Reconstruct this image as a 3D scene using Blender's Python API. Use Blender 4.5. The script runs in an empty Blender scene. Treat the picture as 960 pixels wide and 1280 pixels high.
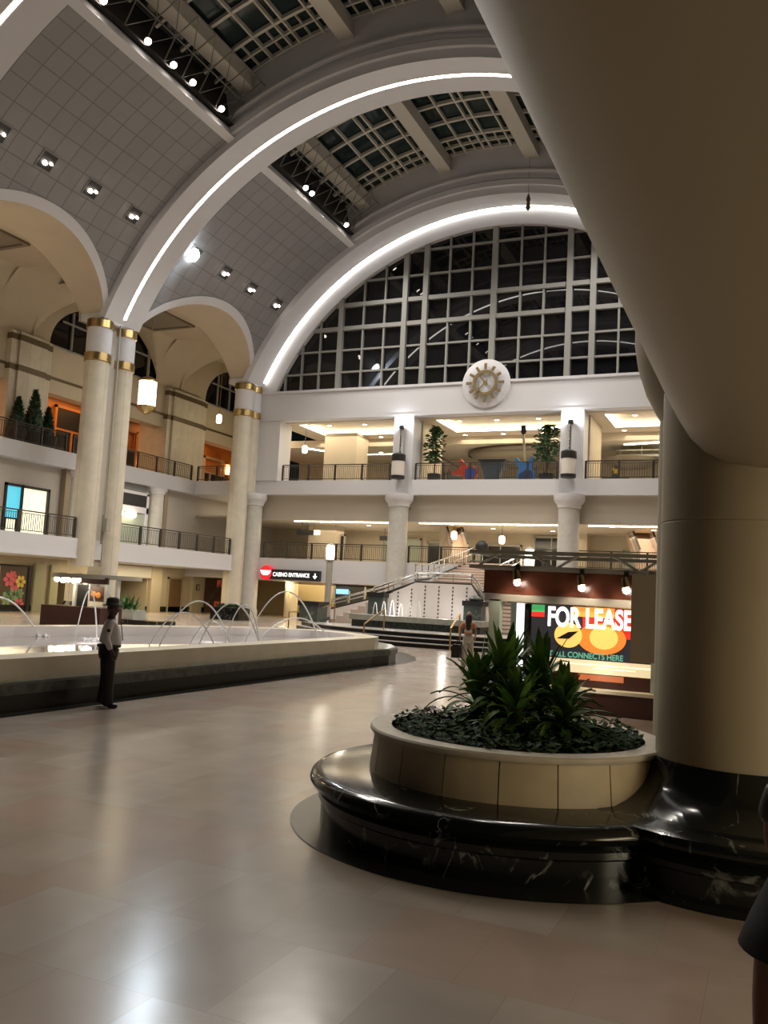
import bpy, math, random
from math import sin, cos, pi, radians, sqrt, acos, asin, atan2
from mathutils import Vector, Matrix
random.seed(7)
S = bpy.context.scene
COL = S.collection

# ---------------------------------------------------------------- camera, world, lights, exposure
cam_d = bpy.data.cameras.new('camera'); cam = bpy.data.objects.new('camera', cam_d); COL.objects.link(cam)
cam_d.sensor_fit = 'VERTICAL'; cam_d.sensor_height = 36.0; cam_d.lens = 1089.6 / 1280 * 36.0
cam_d.clip_start = 0.05; cam_d.clip_end = 400
YAW, PITCH, ROLL = -0.42198, 0.093035, 0.0521827
_f = Vector((sin(YAW)*cos(PITCH), cos(YAW)*cos(PITCH), sin(PITCH)))
_r = Vector((cos(YAW), -sin(YAW), 0)); _u = _r.cross(_f)
_r2 = _r*cos(ROLL) + _u*sin(ROLL); _u2 = -_r*sin(ROLL) + _u*cos(ROLL)
cam.matrix_world = Matrix(((_r2.x, _u2.x, -_f.x, 0), (_r2.y, _u2.y, -_f.y, 0), (_r2.z, _u2.z, -_f.z, 2.05), (0, 0, 0, 1)))
S.camera = cam
S.view_settings.view_transform = 'Standard'; S.view_settings.look = 'None'
S.view_settings.gamma = 1.0; S.view_settings.use_curve_mapping = False
S.view_settings.exposure = -0.06

W = bpy.data.worlds.new('night'); S.world = W; W.use_nodes = True
W.node_tree.nodes['Background'].inputs[0].default_value = (0.55, 0.75, 0.8, 1)
W.node_tree.nodes['Background'].inputs[1].default_value = 0.006

def area(name, loc, size, power, col=(1, 1, 1), target=None, sy=None, spread=180):
    d = bpy.data.lights.new(name, 'AREA'); d.energy = power; d.color = col; d.size = size
    if sy: d.shape = 'RECTANGLE'; d.size_y = sy
    d.spread = radians(spread)
    o = bpy.data.objects.new(name, d); COL.objects.link(o); o.location = loc
    v = (Vector(target) - Vector(loc)) if target else Vector((0, 0, -1))
    o.rotation_euler = v.to_track_quat('-Z', 'Y').to_euler()
    return o
def point(name, loc, power, col=(1, 1, 1), r=0.15):
    d = bpy.data.lights.new(name, 'POINT'); d.energy = power; d.color = col; d.shadow_soft_size = r
    o = bpy.data.objects.new(name, d); COL.objects.link(o); o.location = loc; return o

WARM, NEUT, COOL = (1, .72, .42), (1, .88, .72), (.86, .92, 1)
# floodlights along both skylight kerbs light the hall floor
def floodspot(x, y, z, tx, ty, power=2600):
    d = bpy.data.lights.new('floodlight_beam', 'SPOT'); d.energy = power; d.color = (1, .93, .84); d.spot_size = radians(125); d.spot_blend = .8; d.shadow_soft_size = .16
    o = bpy.data.objects.new('floodlight_beam', d); COL.objects.link(o); o.location = (x, y, z)
    o.rotation_euler = (Vector((tx, ty, 0))-Vector((x, y, z))).to_track_quat('-Z', 'Y').to_euler()
for y0 in (19, 25.45, 28.25, 31.5, 33.85, 42.5, 45.0, 47.8): floodspot(-24.85, y0, 25.15, -15, y0-2, 3000 if y0 > 20 else 1500)
for y0 in (19, 26, 30, 33.8, 41, 45, 48): floodspot(-7.9, y0, 25.15, -19, y0-2, 3000 if y0 > 20 else 1500)
# big white projector in the vault
area('projector_light', (-30.15, 39.3, 20.6), .5, 700, (.8, .9, 1), (-12, 18, 0))
# aisle bays behind the arches
for y0 in (29.6, 44.1, 58.5):
    point('aisle_lantern_light', (-36, y0-1.3, 13.6), 250, (1, .80, .52), .4)
    area('aisle_shop_light', (-44, y0, 14.4), 3, 240, (1, .50, .2), None, 9)
    area('gallery_soffit_light', (-36.2, y0, 8.3), 3, 150, (1, .86, .68), None, 10)
    area('ground_soffit_light', (-36, y0, 2.95), 3, 360, (1, .82, .50), None, 10)
# end galleries
for x0 in (-28, -16.5, -5):
    area('upper_gallery_light', (x0, 58, 13.3), 8, 680, (1, .84, .62), None, 9)
    area('gallery_light', (x0, 58, 6.6), 8, 420, (1, .82, .58), None, 9)
    area('concourse_light', (x0, 54.8, 2.40), 8, 330, (1, .80, .48), None, 5)
# fill lamps added out of view to brighten the low ceiling, column and floor
area('low_ceiling_fill_light', (3.6, 5.0, 3.1), 1.0, 60, (1, .80, .50), None, 2)
area('walkway_fill_light', (7.4, 4.0, 1.5), 2.4, 260, (1, .86, .62), (0, 4, 2.6), 5)  # added fill from the side; no shop window stands here

# ---------------------------------------------------------------- materials
MATS = {}
def mat(name, col, rough=.6, metal=0, emis=0, spec=.5, noise=0, nscale=4, trans=0, bump=0, coat=0):
    if name in MATS: return MATS[name]
    m = bpy.data.materials.new(name); m.use_nodes = True; nt = m.node_tree; b = nt.nodes['Principled BSDF']
    b.inputs['Base Color'].default_value = (*col, 1); b.inputs['Roughness'].default_value = rough
    b.inputs['Metallic'].default_value = metal; b.inputs['Specular IOR Level'].default_value = spec
    if trans: b.inputs['Transmission Weight'].default_value = trans
    if coat: b.inputs['Coat Weight'].default_value = coat; b.inputs['Coat Roughness'].default_value = .05
    if emis:
        b.inputs['Emission Color'].default_value = (*col, 1); b.inputs['Emission Strength'].default_value = emis
    if noise or bump:
        tc = nt.nodes.new('ShaderNodeTexCoord'); n = nt.nodes.new('ShaderNodeTexNoise')
        n.inputs['Scale'].default_value = nscale; n.inputs['Detail'].default_value = 5
        nt.links.new(tc.outputs['Object'], n.inputs['Vector'])
        if noise:
            r = nt.nodes.new('ShaderNodeValToRGB'); r.color_ramp.elements[0].position = .35; r.color_ramp.elements[1].position = .65
            r.color_ramp.elements[0].color = (*[c*(1-noise) for c in col], 1); r.color_ramp.elements[1].color = (*[min(1, c*(1+noise)) for c in col], 1)
            nt.links.new(n.outputs['Fac'], r.inputs[0]); nt.links.new(r.outputs[0], b.inputs['Base Color'])
        if bump:
            bp = nt.nodes.new('ShaderNodeBump'); bp.inputs['Strength'].default_value = bump
            nt.links.new(n.outputs['Fac'], bp.inputs['Height']); nt.links.new(bp.outputs[0], b.inputs['Normal'])
    MATS[name] = m; return m

def marble(name, base, vein, rough=.12, scale=1.6, thin=.012):
    m = bpy.data.materials.new(name); m.use_nodes = True; nt = m.node_tree; b = nt.nodes['Principled BSDF']
    N = nt.nodes.new; L = nt.links.new
    tc = N('ShaderNodeTexCoord'); mp = N('ShaderNodeMapping'); mp.inputs['Scale'].default_value = (1, 1, .55)
    L(tc.outputs['Object'], mp.inputs[0])
    n1 = N('ShaderNodeTexNoise'); n1.inputs['Scale'].default_value = scale; n1.inputs['Detail'].default_value = 6; n1.inputs['Distortion'].default_value = 1.1
    L(mp.outputs[0], n1.inputs['Vector'])
    s = N('ShaderNodeMath'); s.operation = 'SUBTRACT'; s.inputs[1].default_value = .5; L(n1.outputs['Fac'], s.inputs[0])
    a = N('ShaderNodeMath'); a.operation = 'ABSOLUTE'; L(s.outputs[0], a.inputs[0])
    mr = N('ShaderNodeMapRange'); mr.inputs['From Min'].default_value = 0; mr.inputs['From Max'].default_value = thin
    mr.inputs['To Min'].default_value = 1; mr.inputs['To Max'].default_value = 0; L(a.outputs[0], mr.inputs['Value'])
    n2 = N('ShaderNodeTexNoise'); n2.inputs['Scale'].default_value = scale*1.7; L(tc.outputs['Object'], n2.inputs['Vector'])
    g = N('ShaderNodeMapRange'); g.inputs['From Min'].default_value = .5; g.inputs['From Max'].default_value = .68; L(n2.outputs['Fac'], g.inputs['Value'])
    mu = N('ShaderNodeMath'); mu.operation = 'MULTIPLY'; L(mr.outputs[0], mu.inputs[0]); L(g.outputs[0], mu.inputs[1])
    mx = N('ShaderNodeMix'); mx.data_type = 'RGBA'; mx.inputs[6].default_value = (*base, 1); mx.inputs[7].default_value = (*vein, 1)
    L(mu.outputs[0], mx.inputs[0]); L(mx.outputs[2], b.inputs['Base Color']); b.inputs['Roughness'].default_value = rough
    MATS[name] = m; return m

def tiles(name, cols, sx, sy, grout, mort=.012, rough=.15, use_uv=False, offset=0., nz=.08, wav=False):
    m = bpy.data.materials.new(name); m.use_nodes = True; nt = m.node_tree; b = nt.nodes['Principled BSDF']
    N = nt.nodes.new; L = nt.links.new
    tc = N('ShaderNodeTexCoord'); sp = N('ShaderNodeSeparateXYZ'); L(tc.outputs['UV' if use_uv else 'Object'], sp.inputs[0])
    def M(op, a, bb=None):
        n = N('ShaderNodeMath'); n.operation = op
        for i, v in enumerate((a, bb)):
            if v is None: continue
            if isinstance(v, (int, float)): n.inputs[i].default_value = v
            else: L(v, n.inputs[i])
        return n.outputs[0]
    y = M('DIVIDE', sp.outputs[1], sy); fy = M('FLOOR', y)
    x = M('ADD', M('DIVIDE', sp.outputs[0], sx), M('MULTIPLY', M('MODULO', fy, 2.0), offset)); fx = M('FLOOR', x)
    ux = M('FRACT', x); uy = M('FRACT', y)
    ex = M('MULTIPLY', M('MINIMUM', ux, M('SUBTRACT', 1.0, ux)), sx); ey = M('MULTIPLY', M('MINIMUM', uy, M('SUBTRACT', 1.0, uy)), sy)
    edge = M('LESS_THAN', M('MINIMUM', ex, ey), mort/2)
    cx = N('ShaderNodeCombineXYZ'); L(fx, cx.inputs[0]); L(fy, cx.inputs[1])
    wn = N('ShaderNodeTexWhiteNoise'); wn.noise_dimensions = '2D'; L(cx.outputs[0], wn.inputs['Vector'])
    r = N('ShaderNodeValToRGB'); r.color_ramp.interpolation = 'CONSTANT'
    while len(r.color_ramp.elements) < len(cols): r.color_ramp.elements.new(1)
    for i, c in enumerate(cols): r.color_ramp.elements[i].position = i/len(cols); r.color_ramp.elements[i].color = (*c, 1)
    L(wn.outputs['Value'], r.inputs[0])
    n1 = N('ShaderNodeTexNoise'); n1.inputs['Scale'].default_value = 1.3; n1.inputs['Detail'].default_value = 6; n1.inputs['Distortion'].default_value = .8
    L(tc.outputs['Object'], n1.inputs['Vector'])
    mr = N('ShaderNodeMapRange'); mr.inputs['From Min'].default_value = .3; mr.inputs['From Max'].default_value = .7
    mr.inputs['To Min'].default_value = 1-nz; mr.inputs['To Max'].default_value = 1+nz; L(n1.outputs['Fac'], mr.inputs['Value'])
    v = N('ShaderNodeVectorMath'); v.operation = 'SCALE'; L(r.outputs[0], v.inputs[0]); L(mr.outputs[0], v.inputs['Scale'])
    mx = N('ShaderNodeMix'); mx.data_type = 'RGBA'; L(edge, mx.inputs[0]); L(v.outputs[0], mx.inputs[6]); mx.inputs[7].default_value = (*grout, 1)
    L(mx.outputs[2], b.inputs['Base Color']); b.inputs['Roughness'].default_value = rough
    if wav:
        n3 = N('ShaderNodeTexNoise'); n3.inputs['Scale'].default_value = 2.2; L(tc.outputs['Object'], n3.inputs['Vector'])
        bp = N('ShaderNodeBump'); bp.inputs['Strength'].default_value = .05; bp.inputs['Distance'].default_value = .05
        L(n3.outputs['Fac'], bp.inputs['Height']); L(bp.outputs[0], b.inputs['Normal'])
    MATS[name] = m; return m

WHITE = mat('white_paint', (.60, .595, .615), .5)
BEIGE = mat('beige_paint', (.50, .43, .32), .6, noise=.03, nscale=.8)
TANW = mat('tan_wall', (.52, .45, .33), .6, noise=.05, nscale=.7)
TANP = mat('tan_pier', (.40, .335, .225), .55, noise=.04, nscale=1.2)
GREYW = mat('grey_beige_wall', (.47, .43, .38), .6)
TILEB = tiles('column_stone', [(.57, .52, .42), (.59, .54, .44), (.55, .50, .40)], 40, .82, (.36, .32, .25), .02, .45)
VAULT = tiles('vault_panels', [(.245, .24, .245), (.255, .25, .255), (.237, .232, .236)], .98, .98, (.15, .145, .14), .05, .5, use_uv=True, nz=.03)
FLOORM = tiles('polished_marble_floor', [(.37, .295, .245), (.38, .325, .275), (.35, .30, .25), (.375, .285, .235), (.395, .345, .295), (.36, .305, .25), (.37, .315, .26)], .62, .93, (.32, .26, .21), .006, .20, offset=.5, nz=.10, wav=True)
BLACKM = marble('black_veined_marble', (.009, .011, .010), (.36, .38, .35), .14, 2.2, .016)
GREENM = marble('green_grey_marble', (.075, .095, .085), (.3, .32, .28), .25, 2.0, .03)
ROUGHM = mat('rough_dark_stone', (.035, .04, .035), .35, noise=.6, nscale=7, bump=.5)
INLAY = mat('dark_floor_inlay', (.022, .024, .022), .25, spec=.3)
LIME = mat('limestone', (.56, .46, .30), .5, noise=.10, nscale=3)
LIMEC = mat('limestone_cap', (.62, .56, .44), .4, noise=.06, nscale=5)
FOUNT = mat('fountain_stone', (.60, .54, .42), .35, noise=.05, nscale=2)
BASIN = mat('white_basin_tile', (.80, .75, .73), .3)
BRASS = mat('brass', (.55, .40, .18), .28, 1)
BRONZE = mat('bronze_band', (.13, .095, .05), .45, .2)
DARK = mat('dark_metal', (.03, .028, .026), .45, .3)
BLACK = mat('black', (.012, .012, .012), .5)
CHROME = mat('brushed_steel', (.6, .6, .58), .22, 1)
RAILM = mat('rail_bronze', (.055, .048, .042), .4, .4)
GREYM = mat('grey_metal', (.36, .345, .30), .45, .2)
FRAMEM = mat('window_frame_paint', (.27, .27, .255), .45)
MAROON = mat('maroon_laminate', (.075, .03, .026), .3)
MAHOG = mat('mahogany_board', (.12, .04, .022), .25, noise=.2, nscale=2)
ORANGE = mat('orange_wood_wall', (.50, .20, .05), .45, noise=.08, nscale=1)
DWOOD = mat('brown_door_wood', (.17, .10, .045), .45)
PINK = mat('pink_stone_tread', (.58, .46, .38), .4, noise=.05)
GLASSD = mat('dark_reflecting_glass', (.008, .008, .009), .02, spec=.6)
SHOPG = mat('dark_shop_glass', (.02, .022, .022), .1)
STRIP = mat('light_strip_tube', (1, .97, .90), emis=11)
COVE = mat('cove_light_tube', (1, .90, .66), emis=9)
LAMPW = mat('warm_lamp_glow', (1, .84, .58), emis=14)
LAMPC = mat('cool_lamp_glow', (.88, .95, 1), emis=40)
LAMPF = mat('flood_lamp_glow', (1, .86, .74), emis=22)
LANT = mat('lantern_glass_glow', (1, .86, .55), emis=7)
AMBER = mat('amber_sconce_glow', (1, .55, .2), emis=7)
LEAFD = mat('dark_leaf', (.022, .058, .012), .7, spec=.15, noise=.4, nscale=9)
LEAFM = mat('strap_leaf_green', (.12, .24, .04), .5, spec=.3, noise=.35, nscale=6)
LEAFB = mat('conifer_green', (.012, .04, .016), .6, noise=.4, nscale=8)
REDLEAF = mat('dark_red_leaf', (.10, .014, .018), .45)
BARK = mat('bark', (.09, .055, .03), .8)
SOIL = mat('soil', (.03, .02, .012), .9)

# ---------------------------------------------------------------- mesh builder
class M:
    def __init__(s): s.v = []; s.f = []; s.uv = {}; s.mi = []
    def add(s, vs, fs):
        o = len(s.v); s.v += [tuple(p) for p in vs]; s.f += [tuple(i+o for i in f) for f in fs]; return o
    def box(s, x0, x1, y0, y1, z0, z1):
        x0, x1 = min(x0, x1), max(x0, x1); y0, y1 = min(y0, y1), max(y0, y1); z0, z1 = min(z0, z1), max(z0, z1)
        s.add([(x0,y0,z0),(x1,y0,z0),(x1,y1,z0),(x0,y1,z0),(x0,y0,z1),(x1,y0,z1),(x1,y1,z1),(x0,y1,z1)],
              [(0,3,2,1),(4,5,6,7),(0,1,5,4),(1,2,6,5),(2,3,7,6),(3,0,4,7)]); return s
    def beam(s, a, b, w, h, up=(0,0,1)):
        a, b = Vector(a), Vector(b); d = (b-a).normalized(); u = Vector(up); r = d.cross(u)
        if r.length < 1e-4: r = d.cross(Vector((1,0,0)))
        r.normalize(); u = r.cross(d).normalized(); vs = []
        for p in (a, b):
            for (i, j) in ((-1,-1),(1,-1),(1,1),(-1,1)): vs.append(p + r*i*w/2 + u*j*h/2)
        s.add(vs, [(3,2,1,0),(4,5,6,7),(0,1,5,4),(1,2,6,5),(2,3,7,6),(3,0,4,7)]); return s
    def prism(s, poly, z0, z1):
        n = len(poly); s.add([(x,y,z0) for x,y in poly]+[(x,y,z1) for x,y in poly],
            [tuple(range(n-1,-1,-1)), tuple(range(n,2*n))]+[(i,(i+1)%n,n+(i+1)%n,n+i) for i in range(n)]); return s
    def yprism(s, poly, y0, y1):   # polygon in X,Z extruded along Y
        n = len(poly); s.add([(x,y0,z) for x,z in poly]+[(x,y1,z) for x,z in poly],
            [tuple(range(n)), tuple(range(2*n-1,n-1,-1))]+[(i,n+i,n+(i+1)%n,(i+1)%n) for i in range(n)]); return s
    def tube(s, pts, r, n=8, cap=True):
        pts = [Vector(p) for p in pts]; rr = r if isinstance(r, (list, tuple)) else [r]*len(pts); vs = []; prev = None
        for i, p in enumerate(pts):
            d = (pts[min(i+1, len(pts)-1)] - pts[max(i-1, 0)]).normalized()
            if prev is None: a = d.orthogonal().normalized()
            else:
                a = prev - d*prev.dot(d)
                a = a.normalized() if a.length > 1e-5 else d.orthogonal().normalized()
            prev = a; b = d.cross(a)
            vs += [p + (a*cos(2*pi*k/n)+b*sin(2*pi*k/n))*rr[i] for k in range(n)]
        fs = [(i*n+k, i*n+(k+1)%n, (i+1)*n+(k+1)%n, (i+1)*n+k) for i in range(len(pts)-1) for k in range(n)]
        if cap: fs += [tuple(range(n-1,-1,-1)), tuple(range((len(pts)-1)*n, len(pts)*n))]
        s.add(vs, fs); return s
    def lathe(s, prof, c=(0,0,0), n=32, a0=0, a1=2*pi, capb=True, capt=True):
        full = abs(a1-a0-2*pi) < 1e-6; m = n if full else n+1; vs = []
        for r, z in prof: vs += [(c[0]+r*cos(a0+(a1-a0)*k/n), c[1]+r*sin(a0+(a1-a0)*k/n), c[2]+z) for k in range(m)]
        fs = [(i*m+k, i*m+(k+1)%m, (i+1)*m+(k+1)%m, (i+1)*m+k) for i in range(len(prof)-1) for k in range(m if full else n)]
        if full and capb: fs.append(tuple(range(m-1,-1,-1)))
        if full and capt: fs.append(tuple(range((len(prof)-1)*m, len(prof)*m)))
        s.add(vs, fs); return s
    def cyl(s, x, y, z0, z1, r, n=24): return s.lathe([(r, z0), (r, z1)], (x, y, 0), n)
    def ball(s, c, r, n=12, sz=1):
        prof = [(max(r*sin(pi*i/n), 1e-4), -r*sz*cos(pi*i/n)) for i in range(n+1)]
        return s.lathe(prof, c, max(8, n))
    def grid(s, fn, nu, nv, uv=None):
        o = s.add([fn(i/nu, j/nv) for i in range(nu+1) for j in range(nv+1)], [])
        for i in range(nu):
            for j in range(nv):
                q = (o+i*(nv+1)+j, o+(i+1)*(nv+1)+j, o+(i+1)*(nv+1)+j+1, o+i*(nv+1)+j+1); s.f.append(q)
        if uv:
            for i in range(nu+1):
                for j in range(nv+1): s.uv[o+i*(nv+1)+j] = uv(i/nu, j/nv)
        return s

def tagp(o, label=None, cat=None, group=None, kind=None):
    if label: o['label'] = label
    if cat: o['category'] = cat
    if group: o['group'] = group
    if kind: o['kind'] = kind
    return o
def obj(name, m, material, parent=None, smooth=False, origin=None):
    """links the collected mesh as one object; world coordinates in m, moved so that the object's origin is the parent's (or origin)"""
    base = Vector(origin) if origin else (Vector(parent['_at']) if parent is not None and '_at' in parent else Vector((0,0,0)))
    me = bpy.data.meshes.new(name)
    me.from_pydata([tuple(Vector(p)-base) for p in m.v], [], m.f)
    if m.uv:
        ul = me.uv_layers.new(name='UVMap')
        for l in me.loops: ul.data[l.index].uv = m.uv.get(l.vertex_index, (0, 0))
    me.materials.append(material)
    if smooth:
        for p in me.polygons: p.use_smooth = True
        try: me.set_sharp_from_angle(angle=radians(40))
        except Exception: pass
    me.update()
    o = bpy.data.objects.new(name, me); COL.objects.link(o)
    if parent is not None:
        o.parent = parent
        pa = Vector(parent['_at']) if '_at' in parent else Vector((0,0,0))
        o.location = base - pa
    else: o.location = base
    o['_at'] = list(base)
    return o
def thing(name, label, cat, loc, group=None, kind=None):
    o = bpy.data.objects.new(name, None); COL.objects.link(o); o.location = loc; o['_at'] = list(loc); o.empty_display_size = .2
    return tagp(o, label, cat if kind != 'structure' else None, group, kind)
def struct(name, m, material, parent=None, smooth=False):
    o = obj(name, m, material, parent, smooth)
    if parent is None: o['kind'] = 'structure'
    return o
def dup(root, loc, rotz=None, label=None, group=None):
    r = root.copy(); COL.objects.link(r); r.location = loc; r['_at'] = list(loc)
    if rotz is not None: r.rotation_euler = (0, 0, rotz)
    if label: r['label'] = label
    if group: r['group'] = group
    def rec(a, b):
        for ch in list(a.children):
            c = ch.copy(); COL.objects.link(c); c.parent = b; rec(ch, c)
    for ch in list(root.children):
        c = ch.copy(); COL.objects.link(c); c.parent = r
        for g in list(ch.children):
            d = g.copy(); COL.objects.link(d); d.parent = c
    return r
def text(name, body, loc, size, material, parent, rot=(pi/2, 0, 0), sx=1, bold=0, ext=.004, align='LEFT'):
    c = bpy.data.curves.new(name, 'FONT'); c.body = body; c.size = size; c.extrude = ext; c.offset = bold; c.align_x = align
    c.materials.append(material)
    tmp = bpy.data.objects.new(name+'_curve', c); COL.objects.link(tmp); bpy.context.view_layer.update()
    me = bpy.data.meshes.new_from_object(tmp.evaluated_get(bpy.context.evaluated_depsgraph_get())); bpy.data.objects.remove(tmp); bpy.data.curves.remove(c)
    o = bpy.data.objects.new(name, me); COL.objects.link(o); o.parent = parent
    pa = Vector(parent['_at']); o.location = Vector(loc)-pa; o.rotation_euler = rot; o.scale = (sx, 1, 1); return o

# ---------------------------------------------------------------- floor
struct('floor', M().box(-50, 10, -4, 68, -.3, 0), FLOORM)

# ---------------------------------------------------------------- the barrel vault (axis along Y)
CX, CZ, R = -16.35, 8.8, 18.4
def cp(r, th, y): return (CX + r*sin(th), y, CZ + r*cos(th))
TS, TC = -acos(7.2/R), -asin(9.1/R)          # springing at z = 16, skylight kerb
def archz(u, base=16.0, rise=3.15): return base + rise*max(0, 1-u*u)**.7
def rim_theta(y, yc, half, rise):            # angle on the vault where the arch outline stands
    u = (y-yc)/half
    if abs(u) >= 1: return TS
    return -acos((archz(u, 16, rise)-CZ)/R)
BAYS = [(9.5, 20.9, 15.2), (23.9, 35.3, 29.6), (38.1, 49.35, 44.0)]
cm = M()
for y0, y1, yc in BAYS:
    ny, na = 60, 26
    def fn(i, j, y0=y0, y1=y1, yc=yc):
        y = y0+(y1-y0)*i; t0 = rim_theta(y, yc, 6.35, 3.6); return cp(R, t0+(TC-t0)*j, y)
    def uvf(i, j, y0=y0, y1=y1, yc=yc):
        y = y0+(y1-y0)*i; t0 = rim_theta(y, yc, 6.35, 3.6); return ((y-yc)+.49, (TC-(t0+(TC-t0)*j))*R)
    cm.grid(fn, ny, na, uvf)
    cm.grid(lambda i, j, y0=y0, y1=y1: cp(R, -TS+(TS-TC)*j, y0+(y1-y0)*i), 20, na, lambda i, j, y0=y0, y1=y1: ((y1-y0)*i, (TC-TS)*j*R))
struct('ceiling_vault', cm, VAULT, smooth=True)['label'] = 'grey panelled barrel vault of the hall'
# backing that closes the vault above its panels (keeps the night out)
bk = M()
for y0, y1, yc in BAYS:
    bk.grid(lambda i, j, y0=y0, y1=y1, yc=yc: cp(R+.35, rim_theta(y0+(y1-y0)*i, yc, 6.4, 3.9)+(TC-rim_theta(y0+(y1-y0)*i, yc, 6.4, 3.9))*j, y0+(y1-y0)*i), 40, 20)
struct('ceiling_vault_backing', bk, GREYW)

# cross ribs of the vault: solid arches with a light strip along the middle of the soffit
def glass_z(x): return 10.4 + sqrt(max(0.1, 19.58**2-(x-CX)**2))
def rib(i, y0, y1, last=False):
    n = 72; m = M(); ts = -acos(7.2/18.0)
    top = []
    for k in range(n+1):
        th = ts+(-2*ts)*k/n; s_, c_ = sin(th), cos(th)
        ro = 18.45
        if abs(th) < abs(TC): # rises to the skylight glass
            x = CX+19.2*s_; ro = max(18.5, sqrt((x-CX)**2+(glass_z(x)-.1-CZ)**2))
        top.append((th, ro))
    yy = (y0, y1); vs = []; fs = []
    for th, ro in top:
        for y in yy: vs.append(cp(18.0, th, y)); vs.append(cp(ro, th, y))
    for k in range(n):
        a, b = 4*k, 4*k+4
        fs += [(a, b, b+2, a+2), (a+1, a+3, b+3, b+1), (a, a+1, b+1, b), (a+2, b+2, b+3, a+3)]
    m.add(vs, fs)
    name = 'arch_beam'
    o = struct(name, m, WHITE, smooth=False)
    o['label'] = ('white end arch with a light strip framing the dark window wall' if last else
                  'white rib arching over the hall above the paired column' if i == 1 else 'white rib arch cut off by the top of the photo above the first floodlights')
    for p in o.data.polygons: p.use_smooth = False
    # mouldings on the side faces, around the skylight well
    mo = M()
    for rr, pr, hh in ((18.62, .22, .34), (18.95, .12, .16), (19.3, .3, .10)):
        for yb, d in ((y0, -1), (y1, 1)):
            if last and d == 1: continue
            vs = []; fs = []; kk = 40
            for k in range(kk+1):
                th = TC*.99-2*TC*.99*k/kk
                vs += [cp(rr-hh/2, th, yb-.01*d), cp(rr+hh/2, th, yb-.01*d), cp(rr+hh/2, th, yb+pr*d), cp(rr-hh/2, th, yb+pr*d)]
            for k in range(kk):
                a, b = 4*k, 4*k+4
                fs += [(a, b, b+1, a+1), (a+1, b+1, b+2, a+2), (a+2, b+2, b+3, a+3), (a+3, b+3, b, a)]
            mo.add(vs, fs)
    obj('moulding', mo, WHITE, o, True)
    # light strip recessed in its channel
    ym = (y0+y1)/2 if not last else y1-.12
    ls = M(); ch = M()
    for (lst, rr, hw, dep) in ((ls, 17.985, .11, .03), (ch, 17.99, .19, .02)):
        vs = []; fs = []; kk = 110; t1 = ts*.985
        for k in range(kk+1):
            th = t1-2*t1*k/kk
            vs += [cp(rr, th, ym-hw), cp(rr, th, ym+hw), cp(rr+dep, th, ym+hw), cp(rr+dep, th, ym-hw)]
        for k in range(kk):
            a, b = 4*k, 4*k+4
            fs += [(a, b, b+1, a+1), (a+1, b+1, b+2, a+2), (a+2, b+2, b+3, a+3), (a+3, b+3, b, a)]
        lst.add(vs, fs)
    obj('strip_housing', ch, mat('white_housing', (.75, .74, .7), .4), o)
    obj('light_strip', ls, STRIP, o)
rib(0, 20.9, 23.9); rib(1, 35.3, 38.1); rib(2, 49.35, 51.35, True)

# kerb rails at both edges of each skylight well
for bi, (y0, y1, yc) in enumerate(BAYS):
    m = M(); mw = M()
    for sgn in (1, -1):
        t = TC*sgn
        m.grid(lambda i, j: cp([R-.14, R-.14, R+.5, R+.5, R-.14][round(j*4)], t*[1.03, .985, .985, 1.03, 1.03][round(j*4)], y0+(y1-y0)*i), 1, 4)
        mw.grid(lambda i, j: (lambda x: (x, y0+(y1-y0)*i, [CZ+sqrt(R*R-(9.1)**2), glass_z(x)+.1][round(j)]))(CX-sgn*(9.15+.55*round(j))), 1, 1)
    struct('trim_%d' % (bi+1), m, WHITE)
    struct('trim_%d' % (bi+21), mw, DARK)

# skylights
def skylight(idx, y0, y1):
    t = thing('window_%d' % idx, None, None, (CX, y0, 27), kind='structure')
    fr = M(); pn = M()
    xs = [CX-9.75+19.5*k/40 for k in range(41)]
    pn.grid(lambda i, j: (CX-9.75+19.5*j, y0+(y1-y0)*i, glass_z(CX-9.75+19.5*j)+.05), 1, 40)
    rows = [y0+.12, y0+1.0, y0+2.0]+[y0+2.0+(y1-1.9-(y0+2.0))*k/4 for k in (1, 2, 3)]+[y1-1.9, y1-1.0, y1-.12]
    for y in rows:
        w = .10 if y in (rows[0], rows[1], rows[-1], rows[-2]) else .17
        fr.grid(lambda i, j, y=y, w=w: (lambda x: (x, y+[-w/2, w/2, w/2, -w/2, -w/2][round(j*4)], glass_z(x)-[.2, .2, 0, 0, .2][round(j*4)]))(CX-9.75+19.5*i), 40, 4)
    bays_x = [CX-9.75, CX-8.3, CX-2.8, CX+2.8, CX+8.3, CX+9.75]
    for a, b in zip(bays_x[:-1], bays_x[1:]):
        fr_ = (.25, .46, .54, .77) if b-a > 3 else (.5,)
        for q in fr_:
            x = a+(b-a)*q; fr.box(x-.05, x+.05, y0, y1, glass_z(x)-.22, glass_z(x))
            
        if b-a > 3:
            for q in (.12, .36, .65, .88):
                x = a+(b-a)*q
                fr.box(x-.03, x+.03, y0, y0+2.0, glass_z(x)-.15, glass_z(x)); fr.box(x-.03, x+.03, y1-1.9, y1, glass_z(x)-.15, glass_z(x))
    obj('window_pane', pn, mat('night_skylight_glass', (.016, .030, .030), .08, spec=.6), t)
    obj('window_frame', fr, mat('skylight_bar_paint', (.55, .53, .46), .4), t)
    for dx in (-8.3, -2.8, 2.8, 8.3):
        x = CX+dx; b = M(); tilt = .06*dx/8
        b.beam((x, y0-.02, glass_z(x)-.55), (x, y1+.02, glass_z(x)-.55), .75, .8)
        b.beam((x, y0-.02, glass_z(x)-.98), (x, y1+.02, glass_z(x)-.98), .86, .1)
        obj('skylight_beam', b, mat('skylight_beam_paint', (.50, .47, .41), .5), t)
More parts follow.
